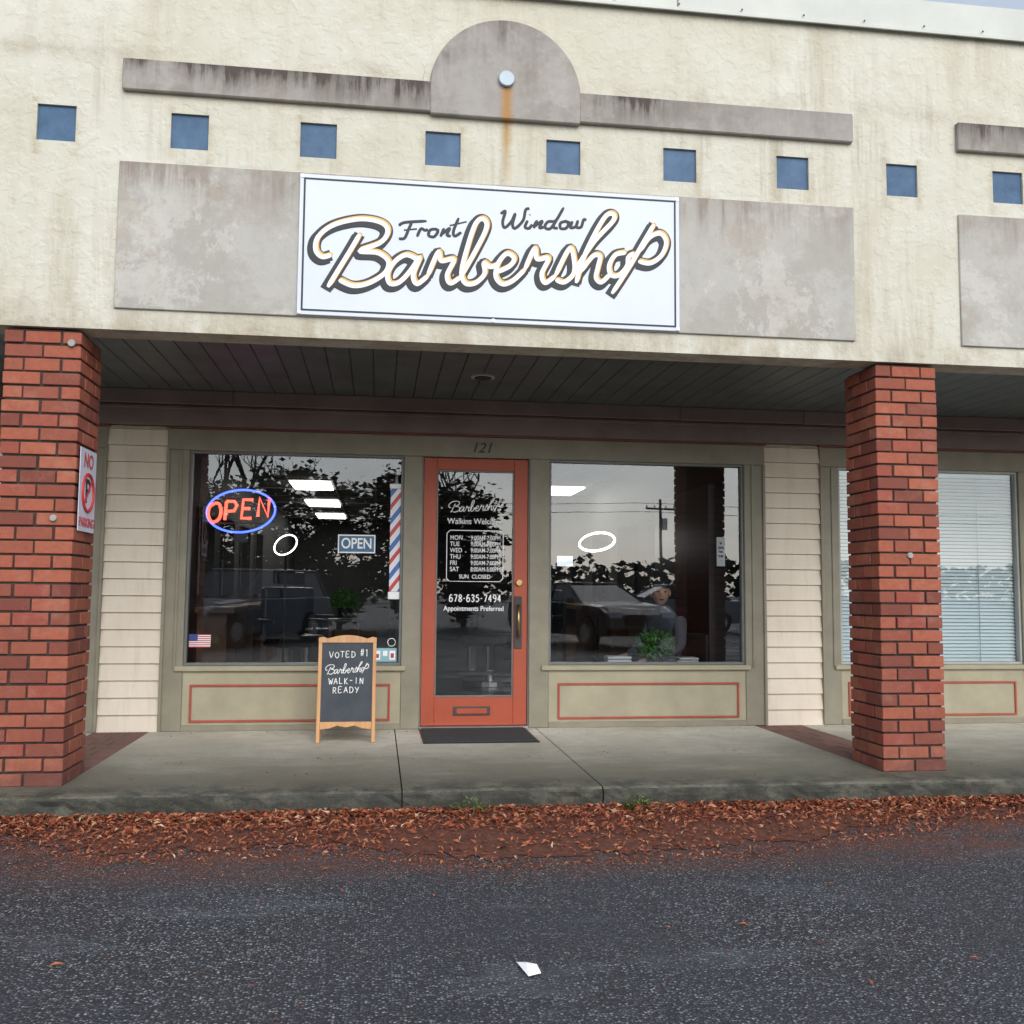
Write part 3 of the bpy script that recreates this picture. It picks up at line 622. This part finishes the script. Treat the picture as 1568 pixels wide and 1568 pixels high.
# ------------------------------------------------------------------ chalkboard
CB=empty('sandwich_board',(-.205,-.66,0)); 
n=N('pine_wood'); f=n.noise(4,6,.6,sc=(14,14,1)); n.color(n.ramp(f,[(.3,(.42,.19,.065)),(.7,(.58,.31,.125))])).rough(.45); M_wood=n.m
n=N('slate'); n.color(n.ramp(n.noise(5,6,.7),[(.3,(.022,.028,.038)),(.75,(.055,.066,.082))])).rough(.7); M_slate=n.m
def aboard(face,tilt,y):
    E=empty('panel_pivot',(0,y,0)); E.parent=CB; E.rotation_euler=(tilt,0,0)
    w=.205; t=.012
    boxes('posts',[(-w,-w+.026,-t,t,0,.70),(w-.026,w,-t,t,0,.70)],M_wood,E,.003)
    top=[(-w,.70)]+[(-w,.735),(-w+.03,.742),(-w+.06,.730)]+[(-.145+.29*i/12, .728+.026*math.sin(math.pi*i/12)) for i in range(13)]+[(w-.06,.730),(w-.03,.742),(w,.735),(w,.70)]
    prism('top_rail',top[::-1],-t-.001,t+.001,M_wood,E,.002)
    bot=[(-w+.026,.145),(w-.026,.145),(w-.026,.09),(.11,.10),(.06,.118),(0,.105),(-.06,.118),(-.11,.10),(-w+.026,.09)]
    prism('bottom_rail',bot[::-1],-t,t,M_wood,E,.002)
    boxes('slate',[(-w+.026,w-.026,-.005,.005,.145,.70)],M_slate,E,0)
    return E
E=aboard(True,math.radians(-9),-.0); E2=aboard(False,math.radians(9),.235)
M_chalk=simple('chalk',(.75,.75,.72),.9,.25,80)
CH={'V':[[(0,1),(.4,0),(.9,1)]],'O':[[(.5,1),(.1,.7),(.1,.3),(.5,0),(.85,.3),(.85,.7),(.5,1)]],'T':[[(0,1),(.9,.96)],[(.45,1),(.4,0)]],'E':[[(.8,1),(.1,.97),(.05,0),(.8,.04)],[(.1,.5),(.6,.52)]],'D':[[(.1,0),(.1,1)],[(.0,1),(.6,.9),(.85,.5),(.6,.1),(0,0)]],
 'W':[[(0,1),(.25,0)],[(.25,0),(.5,.7)],[(.5,.7),(.7,0)],[(.7,0),(1,1)]],'A':[[(0,0),(.45,1)],[(.45,1),(.85,0)],[(.2,.38),(.7,.4)]],'L':[[(.1,1),(.08,0)],[(.08,0),(.75,.03)]],'K':[[(.1,1),(.1,0)],[(.75,1),(.12,.45)],[(.15,.5),(.8,0)]],'-':[[(.1,.5),(.7,.52)]],'I':[[(.4,1),(.38,0)]],
 'N':[[(.05,0),(.1,1)],[(.1,1),(.75,0)],[(.75,0),(.8,1)]],'R':[[(.1,0),(.1,1)],[(.05,1),(.65,.9),(.6,.55),(.1,.5)],[(.3,.5),(.8,0)]],'Y':[[(0,1),(.42,.5)],[(.85,1),(.3,0)]],'#':[[(.3,1),(.2,0)],[(.7,1),(.6,0)],[(0,.65),(.9,.68)],[(0,.3),(.85,.33)]],'1':[[(.2,.8),(.5,1)],[(.5,1),(.48,0)]]}
def chalk(s,cx,cz,w,h,name):
    st=[]; x=cx-len(s)*w*1.25/2
    for ch in s:
        dz=random.uniform(-.004,.004)
        for k in CH.get(ch,[]): st.append([(x+p*w,cz-h/2+q*h+dz) for p,q in k])
        x+=w*1.25
    tubes(name,st,.0026,M_chalk,E,(0,-.006,0),.3,taper=False)
chalk('VOTED',-.03,.615,.031,.042,'chalk_voted'); chalk('#1',.125,.63,.026,.05,'chalk_number_one'); chalk('WALK-IN',0,.43,.029,.042,'chalk_walk_in'); chalk('READY',0,.365,.031,.042,'chalk_ready')
tubes('chalk_script',[[((art(p)[0]-.6435)*.145,.515+(art(p)[1]-3.05)*.17) for p in s] for s in BARB],.0026,M_chalk,E,(0,-.006,0),.3)
boxes('hinge_bar',[(-.18,.18,.05,.18,.30,.306)],M_alu,CB)
DM=empty('door_mat'); n=N('mat_rubber'); n.color(n.ramp(n.noise(60,5,.7),[(.3,(.018,.02,.022)),(.7,(.05,.053,.057))])).rough(.9).bump(n.noise(150,3),.8,.006)
boxes('mat',[(.35,1.15,-.74,-.05,.004,.013)],n.m,DM,.004); boxes('mat_rim',[(.335,1.165,-.755,-.035,.001,.008)],M_black,DM,.003)
# ------------------------------------------------------------------ person seated inside, plant, chairs
M_skin=simple('skin',(.50,.29,.20),.55,.08); M_cloth=simple('grey_hoodie',(.08,.085,.105),.9,.3); M_cap=simple('cap_black',(.02,.02,.025),.8)
def skin(name,verts,edges,mat,parent,root=0,sub=2):
    me=bpy.data.meshes.new(name); me.from_pydata([v[:3] for v in verts],edges,[]); me.materials.append(mat)
    o=bpy.data.objects.new(name,me); link(o,parent); o.modifiers.new('s','SKIN'); sv=me.skin_vertices
    for i,v in enumerate(verts):
        r=v[3]; sv[0].data[i].radius=(r,r*(v[4] if len(v)>4 else 1)); sv[0].data[i].use_root=(i==root)
    m=o.modifiers.new('ss','SUBSURF'); m.levels=sub; m.render_levels=sub
    o.modifiers['s'].use_smooth_shade=True
    return o
def person(loc,rz,turn,name='seated_person'):
    e=empty(name,loc); e.rotation_euler=(0,0,rz)
    V=[(0,.10,.50,.15,.8),(0,.13,.68,.14,.8),(0,.12,.86,.16,.7),(0,.09,.97,.085,.9),(0,.06,1.03,.055),
       (.19,.10,.90,.065),(.25,.06,.68,.050),(.20,-.16,.60,.038),(-.19,.10,.90,.065),(-.25,.06,.68,.050),(-.20,-.16,.60,.038),
       (.10,.02,.49,.095),(.14,-.36,.50,.068),(.14,-.38,.10,.045),(.14,-.50,.04,.045),(-.10,.02,.49,.095),(-.14,-.36,.50,.068),(-.14,-.38,.10,.045),(-.14,-.50,.04,.045)]
    Eg=[(0,1),(1,2),(2,3),(3,4),(2,5),(5,6),(6,7),(2,8),(8,9),(9,10),(0,11),(11,12),(12,13),(13,14),(0,15),(15,16),(16,17),(17,18)]
    skin('body',V,Eg,M_cloth,e)
    for s in (1,-1):
        b=Vector((.20*s,-.16,.60)); P=[(b.x,b.y,b.z,.026),(b.x-.01*s,b.y-.07,b.z-.012,.034,.5),]
        G=[(0,1)]
        for k in range(4):
            ln=(.07,.08,.075,.06)[k]; ox=(-.03+.02*k)*s; i=len(P)
            P+=[(b.x-.01*s+ox,b.y-.10,b.z-.015,.010),(b.x-.01*s+ox*1.1,b.y-.10-ln*.5,b.z-.02,.009),(b.x-.01*s+ox*1.1,b.y-.10-ln*.85,b.z-.04,.008)]; G+=[(1,i),(i,i+1),(i+1,i+2)]
        i=len(P); P+=[(b.x-.045*s,b.y-.06,b.z-.01,.011),(b.x-.062*s,b.y-.10,b.z-.018,.009)]; G+=[(1,i),(i,i+1)]
        skin('hand',P,G,M_skin,e)
    H=empty('head_pivot',(0,.045,0)); H.parent=e; H.rotation_euler=(0,0,turn)
    oy=-.045
    bm=bmesh.new(); bmesh.ops.create_uvsphere(bm,u_segments=32,v_segments=24,radius=1)
    for v in bm.verts:
        x,y,z=v.co; k=1-.22*max(0,-z)**1.3
        v.co=(x*.076*k,y*.095*(1-.1*max(0,-z)),z*.115)
        if y<0:
            g=math.exp(-((x/.16)**2+((z+.12)/.22)**2)); v.co.y-=.024*g
            for sx in (-.38,.38): v.co.y+=.010*math.exp(-(((x-sx)/.18)**2+((z-.05)/.13)**2))
            v.co.y-=.006*math.exp(-((x/.3)**2+((z+.52)/.1)**2)); v.co.y-=.008*math.exp(-((x/.3)**2+((z+.85)/.15)**2))
    h=meshobj('head',bm,M_skin,H,True); h.location=(0,.03+oy,1.14)
    def off(bm): bmesh.ops.translate(bm,vec=(0,oy,0),verts=bm.verts)
    bm=bmesh.new()
    for s in (-1,1): bmesh.ops.create_uvsphere(bm,u_segments=10,v_segments=8,radius=1,matrix=Matrix.Translation((s*.078,.04,1.135))@Matrix.Diagonal((.012,.02,.032,1)))
    off(bm); meshobj('ears',bm,M_skin,H,True)
    bm=bmesh.new()
    for s in (-1,1): bmesh.ops.create_uvsphere(bm,u_segments=10,v_segments=8,radius=1,matrix=Matrix.Translation((s*.03,-.052,1.148))@Matrix.Diagonal((.012,.008,.006,1)))
    bmesh.ops.create_uvsphere(bm,u_segments=10,v_segments=8,radius=1,matrix=Matrix.Translation((0,-.062,1.08))@Matrix.Diagonal((.024,.008,.005,1)))
    off(bm); meshobj('eyes_and_mouth',bm,M_cap,H,True)
    bm=bmesh.new(); bmesh.ops.create_uvsphere(bm,u_segments=24,v_segments=16,radius=1,matrix=Matrix.Translation((0,.034,1.185))@Matrix.Diagonal((.086,.105,.085,1)))
    bmesh.ops.delete(bm,geom=[v for v in bm.verts if v.co.z<1.184],context='VERTS')
    pts=[(.07*math.cos(t),-.045+ -.055*math.sin(t)) for t in [math.pi*i/12 for i in range(13)]]
    a=[bm.verts.new((x,y,1.194-.012*abs(x)/.075)) for x,y in pts]; b=[bm.verts.new((x,y,1.200-.012*abs(x)/.075)) for x,y in pts]
    bm.faces.new(a[::-1]); bm.faces.new(b)
    for i in range(12): bm.faces.new((a[i],a[i+1],b[i+1],b[i]))
    off(bm); meshobj('cap',bm,M_cap,H,True)
    return e
person((2.38,.50,-.07),math.radians(-68),math.radians(58))
WC=empty('waiting_chair',(2.42,.50,0)); WC.rotation_euler=(0,0,math.radians(-68)); M_leather=simple('black_leather',(.03,.03,.032),.35)
boxes('seat',[(-.25,.25,-.2,.28,.28,.36)],M_leather,WC,.03,3); boxes('backrest',[(-.25,.25,.29,.35,.36,.72)],M_leather,WC,.02,2); boxes('legs',[(x,x+.03,y,y+.03,0,.28) for x in (-.24,.21) for y in (-.18,.24)],M_alu,WC)
def barber_chair(x,y,rz):
    e=empty('barber_chair',(x,y,0)); e.rotation_euler=(0,0,rz)
    cyl('base',(0,0,.03),.32,.06,M_alu,e); cyl('pump',(0,0,.24),.06,.38,M_alu,e)
    boxes('seat',[(-.27,.27,-.28,.24,.45,.58)],M_leather,e,.04,3); o=boxes('backrest',[(-.26,.26,.24,.34,.55,1.1)],M_leather,e,.04,3)
    boxes('headrest',[(-.13,.13,.27,.34,1.13,1.30)],M_leather,e,.03,3); boxes('arms',[(-.33,-.27,-.2,.25,.70,.75),(.27,.33,-.2,.25,.70,.75),(-.315,-.285,.1,.14,.5,.7),(.285,.315,.1,.14,.5,.7)],M_leather,e,.012,2)
    boxes('footrest',[(-.2,.2,-.62,-.42,.16,.19),(-.12,-.09,-.45,-.25,.19,.46),(.09,.12,-.45,-.25,.19,.46)],M_alu,e,.008)
barber_chair(-.9,3.3,.5); barber_chair(1.3,3.6,-.4); barber_chair(-.9,5.2,.6); barber_chair(2.2,5.8,-.6)
M_plant=simple('plant_green',(.07,.20,.04),.5,.4,30)
def plant(x,y,z,r,name='potted_plant',n=260):
    e=empty(name,(x,y,z)); cyl('pot',(0,0,.05),.06,.10,M_black,e,r2=.075)
    bm=bmesh.new()
    for i in range(n):
        a=random.uniform(0,6.28); rr=r*random.random()**.6; h=.10+random.uniform(0,r*1.5)*(1-.4*rr/r); s=random.uniform(.03,.07)
        m=Matrix.Translation((rr*math.cos(a),rr*math.sin(a)*.7,h))@Matrix.Rotation(a,4,'Z')@Matrix.Rotation(random.uniform(-1.2,.6),4,'Y')
        v=[bm.verts.new(m@Vector(p)) for p in ((0,0,0),(s*.5,s*.3,.01),(s,0,-.01),(s*.5,-s*.3,.01))]; bm.faces.new(v)
    meshobj('foliage',bm,M_plant,e)
plant(2.27,.17,.455,.15); plant(-.31,1.9,.80,.13)
TB=empty('window_shelf'); boxes('top',[(1.7,2.9,.08,.28,.42,.452)],simple('shelf_wood',(.12,.09,.06),.4),TB,.006); boxes('legs',[(x,x+.04,y,y+.04,0,.42) for x in (1.72,2.82) for y in (.09,.23)],M_black,TB)
bm=bmesh.new()
for i,(a,b,h) in enumerate(((1.84,2.06,.10),(2.46,2.64,.09))):
    for k in range(4): addbox(bm,a+random.uniform(-.02,.02),b+random.uniform(-.02,.02),.10+random.uniform(0,.02),.24,.453+k*h/4,.453+k*h/4+h/4-.004)
meshobj('towel_stack',bm,simple('towel_grey',(.55,.56,.58),.9,.2),TB,bevel=.008,seg=2)
TB=empty('plant_stand',(-.31,1.9,0)); boxes('top',[(-.16,.16,-.16,.16,.765,.795)],M_black,TB,.005); boxes('legs',[(x,x+.03,y,y+.03,0,.765) for x in (-.15,.12) for y in (-.15,.12)],M_black,TB)

# ------------------------------------------------------------------ across the lot (seen reflected in the glass)
M_bark=simple('bark',(.07,.06,.05),.9,.3,12); M_fol=simple('evergreen_leaves',(.032,.042,.022),.8,.5,2)
def tube_seg(bm,p,q,r0,r1,n=6):
    d=q-p; m=Matrix.Translation((p+q)/2)@d.to_track_quat('Z','Y').to_matrix().to_4x4()
    bmesh.ops.create_cone(bm,cap_ends=False,segments=n,radius1=r0,radius2=r1,depth=d.length*1.03,matrix=m)
def tree(x,y,h,leafy,seed,name,R=1.6):
    rnd=random.Random(seed); e=empty(name,(x,y,-.15)); bm=bmesh.new()
    def br(p,d,l,r,lv):
        q=p+d*l*.5; d2=(d+Vector((rnd.gauss(0,.12),rnd.gauss(0,.12),.05))).normalized(); q2=q+d2*l*.5
        tube_seg(bm,p,q,r,r*.82,7 if lv<2 else 4); tube_seg(bm,q,q2,r*.82,r*.6,7 if lv<2 else 4)
        if lv>=(3 if leafy else 5): return
        for k in range(3 if lv<4 else 2):
            a=rnd.uniform(0,6.28); t=rnd.uniform(.35,.85); s=Vector((math.cos(a)*t,math.sin(a)*t,rnd.uniform(.1,.7)))
            br(q2 if k<2 else q,(d2*.75+s).normalized(),l*rnd.uniform(.6,.82),r*.56,lv+1)
    br(Vector((0,0,0)),Vector((0,0,1)),h*.27,h*.022,0)
    meshobj('trunk_and_limbs',bm,M_bark,e)
    if leafy:
        bm=bmesh.new()
        for c in range(95):
            t=rnd.random(); zc=h*(.12+.84*t); rr=R*(math.sin(math.pi*min(1,.18+.82*(1-t)**.9)))**.7*rnd.random()**.5; a=rnd.uniform(0,6.28)
            C=Vector((rr*math.cos(a),rr*math.sin(a),zc)); cs=rnd.uniform(.3,.6)
            for k in range(55):
                p=C+Vector((rnd.gauss(0,cs*.5),rnd.gauss(0,cs*.5),rnd.gauss(0,cs*.4))); s=rnd.uniform(.07,.16)
                m=Matrix.Translation(p)@Matrix.Rotation(rnd.uniform(0,6.28),4,'Z')@Matrix.Rotation(rnd.uniform(-1.3,1.3),4,'X')
                v=[bm.verts.new(m@Vector(q)) for q in ((-s,0,0),(0,-s*.6,0),(s,0,0),(0,s*.6,0))]; bm.faces.new(v)
        meshobj('crown',bm,M_fol,e)
for i,(x,y,h,R) in enumerate(((-7.4,-24,5.6,1.8),(-5.2,-23.5,4.6,1.6),(-3.3,-24.5,5.2,1.7),(-1.2,-24,4.8,1.5),(1.0,-25,5.1,1.6),(2.9,-25.5,4.8,1.4))): tree(x,y,h,True,i+1,'evergreen_tree',R)
tree(-5.5,-33,12,False,4,'bare_tree'); tree(3.3,-31,10.5,False,5,'bare_tree')
# distant tree line
bm=bmesh.new(); rnd=random.Random(5)
for i in range(12000):
    x=rnd.uniform(-170,170); top=4.6+2.6*mnoise.noise(Vector((x*.09,0,0)))+1.6*mnoise.noise(Vector((x*.4,3,0)))
    z=rnd.uniform(0,1)**.8*top; y=-108+rnd.uniform(-7,7); s=rnd.uniform(.3,.8)
    m=Matrix.Translation((x,y,z))@Matrix.Rotation(rnd.uniform(0,6.28),4,'Z')@Matrix.Rotation(rnd.uniform(0,3),4,'X')
    v=[bm.verts.new(m@Vector(q)) for q in ((-s,0,0),(0,-s*.7,0),(s,0,0),(0,s*.7,0))]; bm.faces.new(v)
TL=empty('distant_tree_line'); meshobj('foliage',bm,M_fol,TL)
UP=empty('utility_pole',(24,-74,-.15)); cyl('pole',(0,0,4.6),.16,9.2,M_bark,UP,r2=.11); boxes('crossarm',[(-1.3,1.3,-.07,.07,8.3,8.45)],M_bark,UP)
bm=bmesh.new(); [addcyl(bm,(q,0,8.55),.06,.2,'Z',8) for q in (-1.2,-.5,.5,1.2)]; addcyl(bm,(.35,0,7.2),.25,.9,'Z',12); meshobj('insulators_transformer',bm,M_alu,UP)
bm=bmesh.new()
for zz in (8.6,7.9):
    pr=None
    for i in range(25):
        x=-60+i*5; q=Vector((x,0,zz+.0006*(x%60-30)**2-.3))
        if pr: tube_seg(bm,pr,q,.02,.02,4)
        pr=q
meshobj('wires',bm,M_black,UP)
# parked cars
def car(x,y,rz,paint,name,suv=False):
    e=empty(name,(x,y,-.15)); e.rotation_euler=(0,0,rz); hgt=1.68 if suv else 1.45
    prof=[(-2.25,.35),(-2.3,.6),(-2.22,.95),(-1.5 if not suv else -2.2,1.02 if not suv else 1.05),(1.05,1.0),(1.9,.92),(2.25,.75),(2.3,.45),(2.2,.30),(1.85,.28)]
    def arch(cy): return [(cy+.37*math.cos(t),.33+.37*math.sin(t)) for t in [math.pi*i/10 for i in range(0,11)]]
    lower=arch(1.4)+[(1.0,.27),(-1.0,.27)]+arch(-1.4)+[(-1.8,.30)]
    P=prof+lower
    bm=bmesh.new(); n=len(P); W=.9
    rows=[]
    for xx in (-W,-W*.8,W*.8,W):
        rows.append([bm.verts.new((xx,a,b+(0.03 if abs(xx)<W and b>.85 else 0))) for a,b in P])
    for r0,r1 in zip(rows,rows[1:]):
        for i in range(n): bm.faces.new((r0[i],r0[(i+1)%n],r1[(i+1)%n],r1[i]))
    bm.faces.new(rows[0]); bm.faces.new(rows[-1][::-1]); bmesh.ops.recalc_face_normals(bm,faces=bm.faces)
    meshobj('body',bm,paint,e,bevel=.03,seg=2)
    g=[(-2.15 if suv else -1.75,1.03),(-1.95 if suv else -1.15,hgt-.04),(.25,hgt-.02),(1.1,1.01)]
    bm=bmesh.new(); a=[bm.verts.new((-.82 if k in(0,3) else -.64,q,z)) for k,(q,z) in enumerate(g)]; b=[bm.verts.new((.82 if k in(0,3) else .64,q,z)) for k,(q,z) in enumerate(g)]
    bm.faces.new(a); bm.faces.new(b[::-1])
    for i in range(4): bm.faces.new((a[i],b[i],b[(i+1)%4],a[(i+1)%4]))
    bmesh.ops.recalc_face_normals(bm,faces=bm.faces); meshobj('windows',bm,M_cglass,e,bevel=.03)
    boxes('roof',[(-.66,.66,g[1][0]-.05,.3,hgt-.045,hgt)],paint,e,.03,2)
    bm=bmesh.new(); [tube_seg(bm,Vector((s*.83,p[0],p[1])),Vector((s*.65,q[0],q[1])),.03,.03) for s in (-1,1) for p,q in ((g[0],g[1]),(g[3],g[2]),((-.35,1.02),(-.35,hgt-.03)))]; meshobj('pillars',bm,paint,e)
    bm=bmesh.new(); bm2=bmesh.new()
    for sx in (-.82,.82):
        for cy in (-1.4,1.4): addcyl(bm,(sx,cy,.33),.33,.22,'X',28); addcyl(bm2,(sx*1.03,cy,.33),.2,.2,'X',12)
    meshobj('tyres',bm,M_black,e,bevel=.02); meshobj('rims',bm2,M_alu,e)
    boxes('grille',[(-.45,.45,2.22,2.30,.5,.72)],M_black,e,.01); boxes('headlights',[(-.85,-.52,2.14,2.27,.68,.82),(.52,.85,2.14,2.27,.68,.82)],M_sign,e,.02,2)
    boxes('tail_lights',[(-.86,-.62,-2.30,-2.2,.75,.95),(.62,.86,-2.30,-2.2,.75,.95)],M_nr,e,.02); boxes('mirrors',[(-1.02,-.86,.75,.85,1.0,1.12),(.86,1.02,.75,.85,1.0,1.12)],paint,e,.02)
M_cglass=simple('car_glass',(.03,.035,.045),.1,.1)
def paint(n_,c): 
    m=simple(n_,c,.3,.03); m.node_tree.nodes['Principled BSDF'].inputs['Coat Weight'].default_value=.3; return m
car(-3.0,-15,math.radians(30),paint('blue_grey_paint',(.10,.125,.16)),'parked_suv',True)
car(4.9,-15.0,math.radians(-20),paint('dark_paint',(.02,.022,.027)),'parked_car')
car(9.0,-22,math.radians(90),paint('silver_paint',(.3,.31,.32)),'parked_car')
car(-12,-18,math.radians(80),paint('white_paint',(.7,.7,.7)),'parked_car')

# ------------------------------------------------------------------ world, sun, camera
el=math.radians(36)
w=bpy.data.worlds.new('World'); sc.world=w; w.use_nodes=True; nt=w.node_tree; bg=nt.nodes['Background']
sk=nt.nodes.new('ShaderNodeTexSky'); sk.sky_type='NISHITA'; sk.sun_disc=False; sk.sun_elevation=el; sk.sun_rotation=math.radians(170); sk.air_density=1.2; sk.dust_density=1.2
hs_=nt.nodes.new('ShaderNodeHueSaturation'); hs_.inputs['Saturation'].default_value=.40; nt.links.new(sk.outputs[0],hs_.inputs['Color'])
tc=nt.nodes.new('ShaderNodeTexCoord'); mp=nt.nodes.new('ShaderNodeMapping'); mp.inputs['Scale'].default_value=(1,1,2.6); nt.links.new(tc.outputs['Generated'],mp.inputs[0])
no=nt.nodes.new('ShaderNodeTexNoise'); no.inputs['Scale'].default_value=2.2; no.inputs['Detail'].default_value=7; no.inputs['Roughness'].default_value=.58; nt.links.new(mp.outputs[0],no.inputs['Vector'])
rp=nt.nodes.new('ShaderNodeValToRGB'); rp.color_ramp.elements[0].position=.35; rp.color_ramp.elements[0].color=(1.38,1.42,1.48,1); rp.color_ramp.elements[1].position=.68; rp.color_ramp.elements[1].color=(2.15,2.15,2.17,1); nt.links.new(no.outputs[0],rp.inputs[0])
mx=nt.nodes.new('ShaderNodeMix'); mx.data_type='RGBA'; mx.blend_type='MULTIPLY'; mx.inputs[0].default_value=1; nt.links.new(hs_.outputs[0],mx.inputs[6]); nt.links.new(rp.outputs[0],mx.inputs[7]); nt.links.new(mx.outputs[2],bg.inputs[0])
bg.inputs[1].default_value=.15
sd=bpy.data.lights.new('sun','SUN'); sd.energy=1.5; sd.angle=math.radians(45); sd.color=(1,.985,.965); so=bpy.data.objects.new('sun',sd); COL.objects.link(so)
dirv=Vector((.17*math.cos(el),-.985*math.cos(el),math.sin(el))); so.rotation_euler=dirv.to_track_quat('Z','Y').to_euler()
cd=bpy.data.cameras.new('camera'); cam=bpy.data.objects.new('camera',cd); COL.objects.link(cam); sc.camera=cam
cd.sensor_width=36; cd.lens=1504.58/1568*36; cd.clip_end=2000
yw,pt,rl=.1348,.0811,.0082
f=Vector((math.sin(yw)*math.cos(pt),math.cos(yw)*math.cos(pt),math.sin(pt))); r=Vector((math.cos(yw),-math.sin(yw),0)); u=r.cross(f)
r2=math.cos(rl)*r+math.sin(rl)*u; u2=-math.sin(rl)*r+math.cos(rl)*u
m=Matrix((r2,u2,-f)).transposed().to_4x4(); m.translation=(0,-7.7526,1.0655); cam.matrix_world=m
sc.view_settings.view_transform='Standard'; sc.view_settings.look='None'; sc.view_settings.exposure=0
